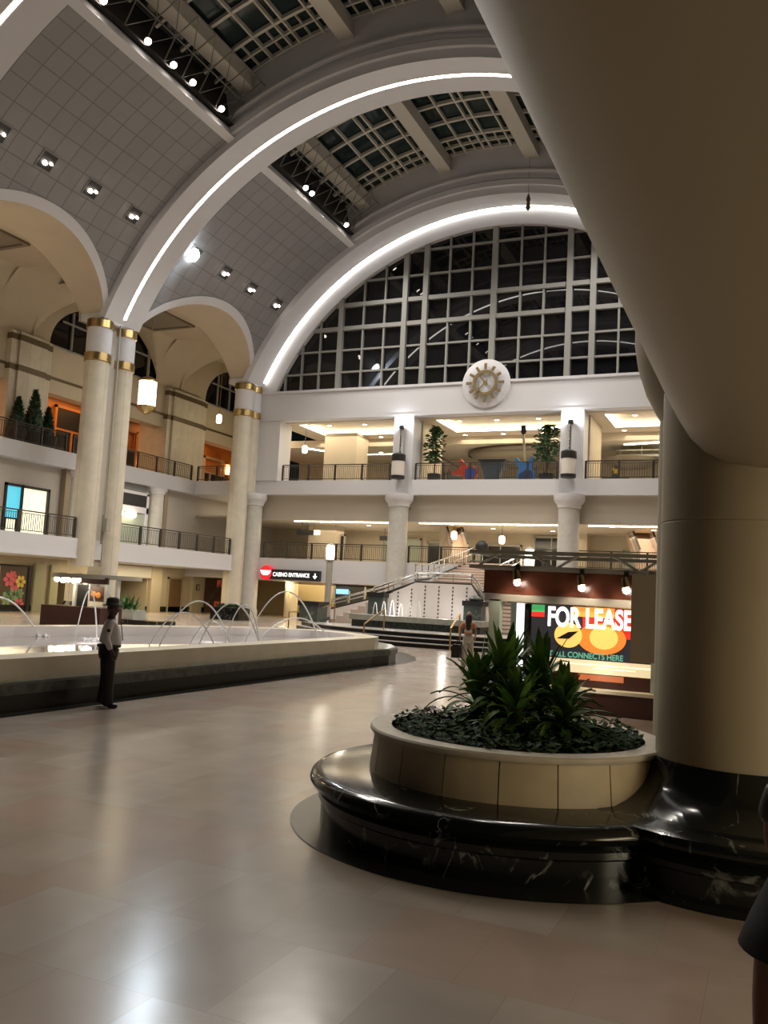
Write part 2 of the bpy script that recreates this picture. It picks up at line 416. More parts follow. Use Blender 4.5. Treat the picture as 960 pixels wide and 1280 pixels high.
for k, (y0, y1, yc) in enumerate(BAYS): skylight(k+1, y0, y1)

# steel lighting gantries under the kerb side of each skylight, with their floodlights
def gantry(y0, y1, label):
    t = thing('lighting_gantry', label, 'lighting rig', (-25.6, y0, 25.3), 'lighting gantries along the skylight edge')
    f = M()
    for x, z in ((-25.35, 25.45), (-24.8, 26.5), (-23.6, 27.2)):
        f.tube([(x, y0+.1, z), (x, y1-.1, z)], .035, 6)
    n = 8
    for k in range(n+1):
        y = y0+.4+(y1-y0-.8)*k/n
        f.tube([(-25.35, y, 25.45), (-24.8, y, 26.5), (-23.6, y, 27.2)], .035, 5)
        if k < n:
            y2 = y0+.4+(y1-y0-.8)*(k+1)/n
            f.tube([(-25.35, y, 25.45), (-24.8, y2, 26.5), (-23.6, y, 27.2)], .025, 5)
    obj('truss', f, mat('gantry_steel', (.16, .15, .13), .5), t)
    tr = M(); tr.box(-25.5, -25.3, y0+.05, y1-.05, 25.35, 25.43)
    obj('catwalk', tr, DARK, t)
gantry(23.9, 35.3, 'steel catwalk truss with diagonal braces at the skylight edge over the first full bay')
gantry(38.1, 49.35, 'steel catwalk truss at the skylight edge in the bay nearer the window wall')
def flood(loc, label, group='floodlights along the skylight edge'):
    t = thing('floodlight', label, 'floodlight', loc, group)
    x, y, z = loc
    d = Vector((.55, -.35, -.76)).normalized(); a = Vector(loc)
    obj('housing', M().tube([a-d*.36, a-d*.26, a-d*.05, a], [.08, .15, .18, .19], 14), DARK, t)
    obj('lamp', M().tube([a-d*.01, a+d*.03], [.16, .14], 14), LAMPF, t)
    obj('bracket', M().tube([a-d*.3, (x-.5, y, z-.15)], .03, 6), DARK, t)
fl = [('first', 25.45), ('second', 28.25), ('third', 30.05), ('fourth', 31.5), ('fifth', 33.85)]
for w, y in fl: flood((-25.15, y, 25.5), '%s floodlight from the top along the skylight edge before the middle rib' % w)
for w, y in (('upper', 42.45), ('middle', 43.2), ('lower', 47.8)): flood((-25.15, y, 25.4), '%s floodlight on the skylight edge between the middle rib and end arch' % w)

# recessed square spotlights in the vault
def recess(y, label, bright=False):
    th = -asin((30.3-16.35)/R); c = Vector(cp(R-.01, th, y)); n = Vector((-sin(th), 0, -cos(th))); t1 = Vector((cos(th), 0, -sin(th)))
    t = thing('recessed_spotlight', label, 'ceiling light', tuple(c), 'square recessed spotlights in the vault')
    def quadbox(w, d0, d1):
        vs = []
        for d in (d0, d1):
            for i, j in ((-1,-1),(1,-1),(1,1),(-1,1)): vs.append(c+t1*i*w+Vector((0, j*w, 0))+n*d)
        m = M(); m.add(vs, [(0,1,2,3),(7,6,5,4),(0,4,5,1),(1,5,6,2),(2,6,7,3),(3,7,4,0)]); return m
    obj('frame', quadbox(.46, 0, .03), mat('vault_trim', (.21, .205, .20), .4), t)
    obj('housing', quadbox(.38, .0, .045), BLACK, t)
    off = c+n*.05-t1*.12+Vector((0, -.1, 0))
    if bright:
        obj('lamp', M().tube([off, off+n*.14], [.40, .34], 16), LAMPC, t)
    else:
        q = off+t1*.02
        obj('lamp', M().tube([q, q+n*.10], [.11, .09], 12), LAMPF, t)
        obj('lamp', M().tube([q+Vector((0, .30, 0))+t1*.1, q+Vector((0, .30, 0))+t1*.1+n*.1], [.07, .06], 12), LAMPF, t)
for w, y in (('topmost', 25.4), ('second', 28.1), ('third', 31.0), ('lowest', 34.0)):
    recess(y, 'recessed spotlight in the vault before the middle rib, %s of the row' % w)
recess(39.28, 'very bright white spotlight in the grey vault just beyond the middle rib', True)
for w, y in (('first after the bright white lamp', 42.32), ('middle of the three dim ones', 45.2), ('closest to the end arch', 48.3)):
    recess(y, 'recessed spotlight in the far vault bay, %s' % w)

# ---------------------------------------------------------------- arcade arches and aisle vaults on the left
def arch_rim(idx, yc, y_lo, y_hi):
    n = 56; m = M(); vs = []; fs = []
    so = M(); sv = []; sf = []
    for k in range(n+1):
        u = -1+2*k/n; uu = sin(u*pi/2)
        yo = yc+6.35*uu; zo = archz(uu, 16.0, 3.6); yi = yc+5.95*uu; zi = archz(uu, 16.0, 3.15)
        to = -acos((zo-CZ)/R); ti = -acos((zi-CZ)/R)
        vs += [cp(R-.06, to, yo), cp(R-.06, ti, yi), cp(R+.4, to, yo)]
        xi = cp(R-.06, ti, yi)[0]
        sv += [(xi, yi, zi), (-34.7, yc+(yi-yc)*1.0, zi+.0)]
    for k in range(n):
        a = 3*k; fs += [(a, a+1, a+4, a+3), (a, a+3, a+5, a+2)]
        b = 2*k; sf += [(b, b+1, b+3, b+2)]
    m.add(vs, fs); so.add(sv, sf)
    o = struct('arch_trim_%d' % idx, m, WHITE, smooth=True)
    o['label'] = 'white rim of the arcade arch %s' % ('cut by the photo edge' if idx == 1 else 'between the two tall columns')
    obj('arch_soffit', so, BEIGE, o, True)
    # groin vault of the aisle bay, with flat tray
    g = M(); NU, NV = 40, 60
    def gz(x, y):
        zy = 16+4.3*max(0, 1-((y-yc)/5.95)**2)**.6
        zx = 16+4.3*max(0, 1-((x+37.85)/3.2)**2)**.6
        z = max(zy, zx)
        return min(z, 19.5)
    g.grid(lambda i, j: (-41.05+6.4*i, yc-5.95+11.9*j, gz(-41.05+6.4*i, yc-5.95+11.9*j)), NU, NV)
    obj('groin_vault', g, BEIGE, o, True)
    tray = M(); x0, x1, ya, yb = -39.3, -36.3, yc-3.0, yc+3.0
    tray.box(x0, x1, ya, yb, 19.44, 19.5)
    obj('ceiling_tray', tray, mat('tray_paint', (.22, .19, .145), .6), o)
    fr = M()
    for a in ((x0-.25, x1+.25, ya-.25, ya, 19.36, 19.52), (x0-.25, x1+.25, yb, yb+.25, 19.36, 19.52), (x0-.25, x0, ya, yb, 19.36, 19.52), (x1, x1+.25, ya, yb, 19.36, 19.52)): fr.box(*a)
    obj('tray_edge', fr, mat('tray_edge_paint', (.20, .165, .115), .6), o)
    # closing wall between soffit edge (low) and groin vault (high)
    w = M(); n = 40; vs = []; fs = []
    for k in range(n+1):
        uu = sin((-1+2*k/n)*pi/2); y = yc+5.95*uu
        vs += [(-34.68, y, archz(uu, 16, 3.15)), (-34.68, y, 20.4)]
    for k in range(n): fs += [(2*k, 2*k+1, 2*k+3, 2*k+2)]
    w.add(vs, fs); obj('arch_spandrel', w, BEIGE, o)
arch_rim(1, 29.6, 23.9, 35.3); arch_rim(2, 44.1, 38.1, 49.35)
arch_rim(3, 15.2, 9.5, 20.9)
# aisle bay beyond the end wall
g = M(); yc = 58.5
g.grid(lambda i, j: (-41.05+6.4*i, yc-5.95+11.9*j, min(19.95, max(16+4.3*max(0, 1-((11.9*j-5.95)/5.95)**2)**.6, 16+4.3*max(0, 1-((6.4*i-3.2)/3.2)**2)**.6))), 30, 40)
struct('ceiling_groin', g, BEIGE, smooth=True)
# transverse arches between the aisle bays
m = M()
for ya, yb in ((20.9, 23.95), (35.25, 38.45), (49.75, 52.8)):
    m.grid(lambda i, j: (-37.85-3.25*cos(pi*j), ya+(yb-ya)*i, 15.9+4.1*max(0, sin(pi*j))**1.1), 1, 30)
struct('arch_beam_cross', m, BEIGE, smooth=True)

# aisle back wall: fascia between piers, lunette windows, piers with bronze bands
def lunette(idx, ya, yb, zs=16.3):
    t = thing('window_%d' % idx, None, None, (-41.2, (ya+yb)/2, zs), kind='structure')
    yc = (ya+yb)/2; h = (yb-ya)/2; n = 30
    pts = [(yc+h*cos(pi*k/n), zs+3.5*sin(pi*k/n)**.9) for k in range(n+1)]
    p = M(); p.add([(-41.25, yc, zs)]+[(-41.25, y, z) for y, z in pts], [(0, k+1, k+2) for k in range(n)])
    obj('window_pane', p, GLASSD, t)
    f = M()
    for k in range(1, 6):
        y = ya+(yb-ya)*k/6; zt = zs+3.5*sqrt(max(0, 1-((y-yc)/h)**2)); f.box(-41.2, -41.08, y-.07, y+.07, zs, zt)
    f.box(-41.2, -41.08, ya, yb, zs, zs+.12); f.box(-41.2, -41.1, ya+h*.18, yb-h*.18, zs+1.75, zs+1.87)
    obj('window_frame', f, FRAMEM, t)
lunette(5, 24.3, 36.3); lunette(6, 39.6, 50.8); lunette(7, 55.9, 66)
m = M()
for ya, yb in ((10, 21.7), (24.9, 36.4), (39.5, 51.0), (55.7, 68)):
    m.box(-42.0, -41.05, ya, yb, 13.35, 16.3)
struct('wall_left_fascia', m, BEIGE)
m = M()
for ya, yb in ((24.9, 36.4), (39.5, 51.0), (55.7, 68)): m.box(-41.05, -40.98, ya, yb, 14.22, 14.38)
struct('trim_8', m, BRONZE)
# lunette spandrels
m = M()
for ya, yb, za in ((24.3, 36.3, 0), (39.6, 50.8, 0), (55.9, 66, 0)):
    yc = (ya+yb)/2; h = (yb-ya)/2; n = 30; vs = []; fs = []
    for k in range(n+1):
        y = yc-h*cos(pi*k/n); vs += [(-41.06, y, 16.3+3.5*sin(pi*k/n)**.9), (-41.06, y, 20.4)]
    for k in range(n): fs += [(2*k, 2*k+1, 2*k+3, 2*k+2)]
    m.add(vs, fs)
m.box(-41.5, -41.06, 21, 24.3, 16.3, 20.4); m.box(-41.5, -41.06, 36.3, 39.6, 16.3, 20.4); m.box(-41.5, -41.06, 50.8, 55.9, 16.3, 20.4); m.box(-41.5, -41.06, 66, 68, 16.3, 20.4)
struct('wall_left_lunette', m, BEIGE)
for i, (ya, yb, lb) in enumerate(((21.7, 24.9, 'square beige pier beyond the photo edge'), (36.4, 39.5, 'square beige pier with two bronze bands behind the conifers'), (51.0, 55.7, 'wide beige pier with two bronze bands behind the hanging lantern'))):
    o = struct('pier_column', M().box(-43.2, -40.7, ya, yb, 9.42, 16.3).box(-43.2, -40.55, ya+.5, yb-.5, 9.42, 16.3), TILEB); o['label'] = lb
    bb = M()
    for z0, z1 in ((15.78, 16.12), (13.98, 14.32)):
        bb.box(-43.2, -40.66, ya-.04, yb+.04, z0, z1); bb.box(-43.2, -40.5, ya+.46, yb-.46, z0, z1)
    obj('bronze_band', bb, BRONZE, o)

# upper gallery, left: slab, ceiling, orange shop fronts
struct('balcony_slab_upper', M().box(-48, -38.2, 8, 68, 8.45, 9.42), WHITE)
struct('ceiling_upper_left', M().box(-48, -42.0, 8, 68, 14.6, 14.75), mat('cream_ceiling', (.60, .52, .40), .6))
struct('wall_left_upper', M().box(-48, -46, 8, 68, 9.42, 14.6), ORANGE)
def shopfront(name, label, x, ya, yb, z0, z1, fm=ORANGE, group=None, doors=3, sign=True):
    t = thing(name, label, 'shop front', (x, (ya+yb)/2, z0), group)
    f = M(); n = doors
    f.box(x, x+.16, ya, yb, z1-.18, z1); f.box(x, x+.16, ya, ya+.18, z0, z1); f.box(x, x+.16, yb-.18, yb, z0, z1)
    ht = z0+(z1-z0)*.62; f.box(x, x+.14, ya, yb, ht, ht+.14)
    for k in range(1, n):
        y = ya+(yb-ya)*k/n; f.box(x, x+.14, y-.09, y+.09, z0, ht)
    obj('frame', f, fm, t)
    obj('glazing', M().box(x, x+.05, ya+.1, yb-.1, z0, ht), SHOPG, t)
    if sign: obj('sign_panel', M().box(x+.02, x+.11, ya+.18, yb-.18, ht+.14, z1-.18), BLACK, t)
    return t
shopfront('shop_front', 'dark glazed shop front in the orange wall just behind the conifers', -45.9, 45.2, 50.4, 9.42, 14.0)
shopfront('shop_front', 'glazed shop front in the orange wall just past the paired column, under the lantern', -45.9, 51.6, 53.9, 9.42, 13.7, sign=False, doors=2)
shopfront('shop_front', 'pale glazed shop front in the bright orange wall by the second tall column', -45.9, 62.8, 65.9, 9.42, 13.3, sign=False, fm=TANW)
for k, (y, z, lb) in enumerate(((54.6, 11.3, 'glowing amber wall sconce between the paired column and the wide pier'), (66.6, 12.6, 'glowing amber wall sconce beside the second tall column'))):
    t = thing('wall_sconce', lb, 'wall lamp', (-45.85, y, z), 'amber sconces on the orange wall')
    obj('shade', M().box(-45.99, -45.75, y-.14, y+.14, z-.45, z+.45), AMBER, t); obj('cap', M().box(-46, -45.72, y-.16, y+.16, z+.45, z+.5), BRASS, t); obj('cap', M().box(-46, -45.72, y-.16, y+.16, z-.5, z-.45), BRASS, t)
    point('sconce_light', (-45.4, y, z), 25, (1, .5, .15), .1)
def litter_bin(loc, label):
    t = thing('litter_bin', label, 'bin', loc); x, y, z = loc
    obj('body', M().lathe([(.32, 0), (.34, .05), (.34, .85), (.3, .9)], (x, y, z), 20), DARK, t, True)
    obj('lid', M().lathe([(.35, .9), (.3, 1.0), (.1, 1.06)], (x, y, z), 20), BLACK, t, True)
litter_bin((-39.4, 56.6, 9.42), 'black round litter bin by the upper gallery rail near the second tall column')

# hanging lantern in the aisle bay
def lantern(loc, label, ztop=19.9, r=.55, h=1.55):
    t = thing('hanging_lantern', label, 'lantern', loc, 'hanging lanterns in the arches'); x, y, z = loc
    obj('glass_shade', M().lathe([(r, z), (r, z+h)], (x, y, 0), 24), LANT, t, True)
    obj('top_cap', M().lathe([(r+.06, z+h), (r+.06, z+h+.1), (r*.6, z+h+.28), (.05, z+h+.4)], (x, y, 0), 24), BRASS, t, True)
    obj('bottom_bowl', M().lathe([(.04, z-.5), (.25, z-.4), (r, z-.15), (r+.05, z)], (x, y, 0), 24), BRASS, t, True)
    obj('rod', M().tube([(x, y, z+h+.35), (x, y, ztop)], .025, 6), BRASS, t)
    rb = M()
    for k in range(6): a = k*pi/3; rb.tube([(x+cos(a)*(r+.01), y+sin(a)*(r+.01), z), (x+cos(a)*(r+.01), y+sin(a)*(r+.01), z+h)], .02, 5)
    obj('rib', rb, BRASS, t)
lantern((-36, 42.95, 12.95), 'large glowing cylindrical lantern hanging beside the paired column')
t = thing('pendant_lamp', 'small glowing pendant lamp in the far arch beside the second tall column', 'lamp', (-38, 53.6, 14.2))
obj('glass_shade', M().lathe([(.16, 14.1), (.2, 14.2), (.2, 14.65), (.1, 14.75)], (-38, 53.6, 0), 14), LANT, t, True)
obj('rod', M().tube([(-38, 53.6, 14.7), (-38, 53.6, 20.0)], .02, 5), BRASS, t)

# ---------------------------------------------------------------- tall columns of the arcade
def tall_shaft(x, y, name, parent, z0=0):
    obj('shaft', M().lathe([(.68, z0), (.64, 14.0), (.64, 16.0)], (x, y, 0), 36), TILEB, parent, True)
    bb = M()
    for a, b in ((13.72, 14.14), (15.56, 15.98)): bb.lathe([(.66, a-.03), (.72, a), (.72, b), (.66, b+.03)], (x, y, 0), 36)
    obj('brass_band', bb, BRASS, parent, True)
    obj('white_collar', M().lathe([(.665, 14.15), (.665, 15.55)], (x, y, 0), 36), WHITE, parent, True)
    obj('column_base', M().lathe([(.95, 0), (.95, .5), (.78, .62), (.75, .7), (.69, .8)], (x, y, 0), 36), BLACKM, parent, True)
for i, (yy, lb) in enumerate((((35.85, 37.75), 'paired tall stone columns with brass bands under the middle rib'), ((50.25, 51.2), 'tall stone column with two brass bands at the corner of the end wall'), ((21.4, 23.3), 'paired tall stone columns beyond the photo edge'))):
    t = thing('arcade_column', lb, None, (-33.6, yy[0], 0), kind='structure')
    for y in yy: tall_shaft(-33.6, y, 'shaft', t)
    if i != 1:
        obj('pier_core', M().box(-34.4, -33.5, yy[0]+.3, yy[1]-.3, 0, 16), GREYW, t)
        obj('downpipe', M().tube([(-33.05, sum(yy)/2, .8), (-33.05, sum(yy)/2, 16)], .05, 8), GREYM, t)
    obj('impost', M().box(-34.7, -33.2, yy[0]-.45, yy[1]+.45 if i != 1 else 52.6, 15.98, 16.35), WHITE, t)
t = thing('wall_camera', 'small grey camera box fixed to the column pair above the gallery rail', 'camera', (-32.9, 36.8, 5.2))
obj('body', M().box(-33.05, -32.75, 36.65, 36.95, 4.6, 5.3), GREYM, t); obj('bracket', M().box(-33.2, -33.0, 36.75, 36.85, 3.9, 5.5), GREYM, t)

# ---------------------------------------------------------------- first gallery and ground floor, left side
struct('balcony_slab', M().box(-48, -33.35, 8, 51.0, 3.05, 4.1), WHITE)
struct('trim_9', M().box(-33.36, -33.28, 8, 35.2, 3.05, 3.16).box(-33.36, -33.28, 38.4, 49.6, 3.05, 3.16), WHITE)
wl = M(); wl.box(-40, -38.9, 8, 35.2, 4.1, 8.45).box(-40, -38.9, 38.5, 68, 4.1, 8.45).box(-40, -38.9, 35.2, 38.5, 7.1, 8.45)
struct('wall_left_gallery', wl, GREYW)
wl = M(); wl.box(-41, -38.5, 8, 39.2, 0, 3.05).box(-41, -38.5, 41.6, 44.2, 0, 3.05).box(-41, -38.5, 44.2, 47.4, 2.45, 3.05).box(-41, -38.5, 47.4, 68, 0, 3.05).box(-41, -38.5, 39.2, 41.6, 2.3, 3.05)
struct('wall_left_ground', wl, TANW)
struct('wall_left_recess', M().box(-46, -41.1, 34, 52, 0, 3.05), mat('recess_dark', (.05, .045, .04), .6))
struct('baseboard_left', M().box(-38.5, -38.42, 8, 39.2, 0, .35).box(-38.5, -38.42, 47.4, 66, 0, .35), BLACKM)
# engaged columns with round capitals on the gallery storey
def engaged(x, y, z0, z1, r, label, fluted=False):
    t = thing('gallery_column', label, None, (x, y, z0), kind='structure')
    obj('shaft', M().lathe([(r*1.15, z0), (r*1.15, z0+.15), (r, z0+.3), (r*.93, z1-.45)], (x, y, 0), 28), mat('grey_stone', (.47, .45, .41), .5, noise=.05), t, True)
    obj('capital', M().lathe([(r*.93, z1-.45), (r*1.05, z1-.4), (r*1.05, z1-.32), (r*1.3, z1-.2), (r*1.35, z1-.1), (r*1.35, z1)], (x, y, 0), 28), WHITE, t, True)
engaged(-38.75, 40.3, 4.1, 8.45, .55, 'round grey column with a white capital left of the paired columns')
engaged(-38.75, 48.0, 4.1, 8.45, .55, 'round grey column with a white capital right of the dark shop sign')
for (ya, yb) in ((39.3, 39.75), (48.6, 49.0), (41.2, 43.3)):
    struct('pilaster_column', M().box(-38.95, -38.5, ya, yb, 4.1, 8.45), mat('pilaster_brown', (.27, .21, .145), .6))
# lit shop window on the gallery
t = thing('shop_window', 'brightly lit cream shop window with a blue poster behind the gallery rail', 'shop window', (-38.9, 36.8, 4.1))
obj('frame', M().box(-39, -38.8, 35.2, 35.35, 4.1, 7.1).box(-39, -38.8, 38.35, 38.5, 4.1, 7.1).box(-39, -38.8, 36.4, 36.52, 4.1, 7.1).box(-39, -38.8, 35.2, 38.5, 6.95, 7.1), BLACK, t)
obj('lit_panel', M().box(-39.0, -38.95, 36.5, 38.4, 4.3, 6.95), mat('lit_cream', (1, .90, .62), emis=1.1), t)
obj('poster', M().box(-39.0, -38.93, 35.3, 36.42, 5.2, 6.95), mat('lit_blue', (.10, .55, .72), emis=.9), t)
obj('display_panel', M().box(-39.0, -38.93, 35.6, 36.2, 4.4, 5.1), mat('lit_cream', (1, .9, .62), emis=1.1), t)
# dark signed shop on the gallery
t = thing('shop_front', 'lit shop with a long blank black sign right of the paired columns on the gallery', 'shop front', (-38.9, 45.2, 4.1))
obj('sign_panel', M().box(-38.9, -38.72, 43.6, 47.0, 6.95, 7.75), BLACK, t)
obj('frame', M().box(-38.9, -38.68, 43.5, 47.2, 7.75, 7.95).box(-38.9, -38.68, 43.5, 47.2, 6.55, 6.95).box(-38.9, -38.68, 47.0, 47.2, 4.1, 7.9), WHITE, t)
obj('vent_panel', M().box(-38.9, -38.75, 43.6, 47.0, 7.98, 8.4), mat('louvre_grey', (.2, .2, .2), .5), t)
obj('glazing', M().box(-38.88, -38.8, 43.6, 47.0, 4.1, 6.5), mat('shop_lit_glass', (.30, .33, .26), .3, emis=.25), t)
for k, y in enumerate((44.3, 45.6)): obj('lamp', M().ball((-38.6, y, 6.35), .22, 8), LAMPW, t)
point('shop_front_light', (-38.2, 45.0, 6.2), 30, NEUT, .2)

# ground floor, left side
t = thing('wall_poster', 'lit poster of pink and yellow flowers on the ground floor wall', 'poster', (-38.45, 36.0, .1))
obj('poster_board', M().box(-38.5, -38.44, 35.1, 37.0, .1, 2.5), mat('poster_dark', (.10, .07, .05), .4), t)
obj('frame', M().box(-38.5, -38.38, 37.0, 37.25, 0, 2.5).box(-38.5, -38.38, 35.0, 37.25, 2.5, 2.58), BLACK, t)
def petals(m, cy, cz, r, x=-38.42):
    for k in range(6):
        a = k*pi/3; m.add([(x, cy+cos(a+d)*rr, cz+sin(a+d)*rr) for d, rr in ((0, r*.15), (-.5, r*.7), (-.2, r), (.2, r), (.5, r*.7))], [(0, 1, 2, 3, 4)])
for a in ((35.7, 1.75, .42), (36.1, 1.5, .38), (36.5, .4, .35), (35.9, 1.95, .3)): m = M(); petals(m, *a, x=-38.42-.004*a[2]); obj('pink_flower', m, mat('print_pink', (.55, .10, .10), .5, emis=.25), t)
m = M(); petals(m, 36.5, 1.65, .36); obj('yellow_flower', m, mat('print_yellow', (.6, .42, .07), .5, emis=.25), t)
m = M(); petals(m, 36.1, .95, .45, -38.425); petals(m, 35.6, .7, .4, -38.425); petals(m, 36.5, 1.0, .3, -38.425); obj('print_leaves', m, mat('print_green', (.22, .32, .15), .5, emis=.15), t)
struct('panel_trim', M().box(-38.5, -38.3, 37.4, 38.2, 0, 2.7).box(-38.5, -38.3, 38.6, 39.2, 0, 2.7), mat('pale_green_panel', (.42, .42, .28), .5))
t = thing('roller_blind_header', 'white header over the dark shop entrance behind the fern', 'shop sign', (-38.4, 45.8, 2.4))
obj('header_board', M().box(-38.5, -38.25, 44.1, 47.6, 2.28, 3.0), mat('header_white', (.62, .60, .55), .5), t)
obj('header_lip', M().box(-38.5, -38.22, 44.1, 47.6, 2.22, 2.28), mat('header_lip_grey', (.35, .34, .3), .5), t)
struct('wall_left_pilaster', M().box(-38.5, -38.2, 47.5, 48.6, 0, 3.05).box(-38.5, -38.25, 52.2, 53.4, 0, 3.05), TANW)
t = thing('door_1', None, None, (-38.45, 50.4, 0), kind='structure')
dl = obj('door_leaf', M().box(-38.5, -38.42, 49.7, 51.1, 0, 2.3), DWOOD, t); obj('door_frame', M().box(-38.5, -38.38, 49.55, 49.7, 0, 2.42).box(-38.5, -38.38, 51.1, 51.25, 0, 2.42).box(-38.5, -38.38, 49.55, 51.25, 2.3, 2.42), TANP, t)
obj('door_handle', M().box(-38.42, -38.36, 50.9, 51.0, 1.0, 1.15), BRASS, dl)
t = thing('wall_notice', 'small framed notice on the tan wall right of the brown door', 'notice', (-38.45, 52.9, 1.5))
obj('frame', M().box(-38.25, -38.2, 52.6, 53.0, 1.55, 2.0), DARK, t); obj('paper', M().box(-38.2, -38.19, 52.65, 52.95, 1.6, 1.95), TANP, t)
t = thing('wall_poster', 'dark brown poster with red corners beside the second tall column', 'poster', (-38.4, 55.0, .3))
obj('poster_board', M().box(-38.5, -38.4, 54.0, 56.2, 0, 2.5), mat('poster_brown', (.10, .055, .035), .4), t)
m = M().box(-38.4, -38.38, 55.4, 56.1, 1.9, 2.4).box(-38.4, -38.38, 55.2, 55.9, .35, .8); obj('red_print', m, mat('print_red', (.55, .08, .05), .5, emis=.2), t)
m = M()
for k in range(4): m.beam((-38.37, 54.2+k*.25, .5+k*.25), (-38.37, 55.5+k*.15, 1.7+k*.2), .03, .09)
obj('light_print', m, mat('print_cream', (.45, .36, .25), .5), t)

# ---------------------------------------------------------------- railings
def railing(a, b, z, label, group, post=1.9, h=1.08, rel=True):
    a = Vector((a[0], a[1], z)); b = Vector((b[0], b[1], z)); L = (b-a).length; d = (b-a)/L
    t = thing('balcony_railing', label, 'railing', tuple(a), group)
    up = Vector((0, 0, 1))
    obj('handrail', M().beam(a+up*h, b+up*h, .09, .06), RAILM, t)
    m = M().beam(a+up*.12, b+up*.12, .04, .04); m.beam(a+up*(h-.12), b+up*(h-.12), .03, .03)
    n = int(L/.14)
    for k in range(n+1):
        p = a+d*(L*k/n); m.beam(p+up*.12, p+up*(h-.1), .022, .022, up=d)
    obj('picket_infill', m, RAILM, t)
    n = max(1, round(L/post))
    for k in range(n+1):
        p = a+d*(L*k/n); obj('post', M().beam(p, p+up*h, .11, .11, up=d), RAILM, t)
GR = 'dark metal balcony railings'
railing((-33.5, 20), (-33.5, 35.1), 4.1, 'dark gallery railing left of the paired columns, in front of the lit shop window', GR)
railing((-33.5, 38.5), (-33.5, 49.5), 4.1, 'dark gallery railing between the paired columns and the second tall column', GR)
railing((-38.35, 20), (-38.35, 38.9), 9.42, 'dark upper railing in front of the potted conifers and pier', GR)
railing((-38.35, 39.5), (-38.35, 51.2), 9.42, 'dark upper railing left of the wide pier, right of the paired columns', GR)
railing((-38.1, 51.65), (-33.2, 51.65), 9.42, 'short upper railing at the gallery corner beside the second tall column', GR)
railing((-31.0, 51.65), (-22.9, 51.65), 9.42, 'upper end railing between the corner column and first square pier', GR)
railing((-21.1, 51.65), (-11.9, 51.65), 9.42, 'upper end railing in front of the guitar sculptures', GR)
railing((-10.2, 51.65), (-.5, 51.65), 9.42, 'upper end railing right of the second square pier', GR)
railing((-32.1, 51.65), (-22.8, 51.65), 4.07, 'lower end railing above the casino sign', GR)
railing((-21.3, 51.65), (-16.9, 51.65), 4.07, 'lower end railing between the first round column and head of the stairs', GR)
railing((-12.6, 51.65), (-.5, 51.65), 4.07, 'lower end railing behind the kiosk truss', GR)

# ---------------------------------------------------------------- end wall and galleries
wm = M()
wm.box(-33.1, 1, 51.4, 52.2, 13.6, 15.62)
wm.box(-33.1, -31.3, 51.42, 53.0, 9.42, 13.6)
struct('wall_end', wm, WHITE)
struct('trim_10', M().box(-33.1, 1, 51.3, 51.42, 15.50, 15.66).box(-33.1, 1, 51.34, 51.42, 13.6, 13.72), WHITE)
# annulus between rib and glass
m = M(); n = 60; vs = []; fs = []
for k in range(n+1):
    th = -acos(6.8/18)+2*acos(6.8/18)*k/n
    th2 = -acos(6.8/16.9)+2*acos(6.8/16.9)*k/n
    vs += [cp(18.2, th, 51.33), cp(16.9, th2, 51.33), cp(16.9, th2, 51.75)]
for k in range(n): a = 3*k; fs += [(a, a+1, a+4, a+3), (a+1, a+2, a+5, a+4)]
m.add(vs, fs); struct('trim_11', m, WHITE, smooth=False)
struct('floor_upper', M().box(-38.2, 1, 51.5, 68, 8.45, 9.42), WHITE)
struct('floor_gallery', M().box(-38.9, 1, 51.5, 68, 2.55, 4.07), WHITE)
struct('beam_gallery', M().box(-33.3, 1, 52.15, 52.9, 6.78, 8.45), mat('beam_cream', (.50, .45, .37), .6))
struct('ceiling_gallery', M().box(-38.9, 1, 52.9, 68, 7.0, 7.1), mat('cream_ceiling', (.6, .52, .4), .6))
uc = M(); uc.box(-33.1, 1, 52.2, 68, 13.9, 14.0)
for xa, xb in ((-31.5, -22.8), (-21.2, -12.0), (-10.3, 0)):
    uc.box(xa-.8, xa+.9, 52.2, 62, 13.55, 13.9); uc.box(xa+.9, xb, 56.9, 58.6, 13.55, 13.9); uc.box(xa+.9, xb, 52.2, 52.8, 13.55, 13.9)
struct('ceiling_upper', uc, mat('cream_ceiling', (.6, .52, .4), .6))
struct('ceiling_upper_back', M().box(-38, 1, 58.6, 68, 13.0, 13.55), mat('cream_ceiling', (.6, .52, .4), .6))
# cove lights, upper gallery
cv = 0
for xa, xb, w in ((-31.5, -22.8, 'left of the first square pier'), (-21.2, -12.0, 'over the guitar sculptures'), (-10.3, 0, 'right of the second square pier')):
    m = M().box(xa+.9, xb, 56.72, 56.9, 13.56, 13.72); m.box(xa+.9, xa+1.08, 52.8, 56.9, 13.56, 13.72)
    tagp(obj('cove_light', m, COVE, origin=(xa+.9, 56.8, 13.56)), 'bright L-shaped cove light in the upper gallery ceiling %s' % w, 'cove light', 'cove lights in the upper gallery')
m = M().box(-31, -26.5, 62.0, 62.15, 12.96, 13.06); m.beam((-33.2, 58.8, 12.98), (-31, 62.07, 12.98), .15, .1)
tagp(obj('cove_light', m, COVE, origin=(-31, 62, 12.96)), 'second, deeper bent cove light in the upper gallery left of the first square pier', 'cove light', 'cove lights in the upper gallery')
m = M().beam((-9.3, 60.0, 12.98), (-4.8, 58.9, 12.98), .15, .1)
tagp(obj('cove_light', m, COVE, origin=(-9.3, 60, 12.96)), 'slanting cove light deep in the upper gallery above the person in yellow', 'cove light', 'cove lights in the upper gallery')
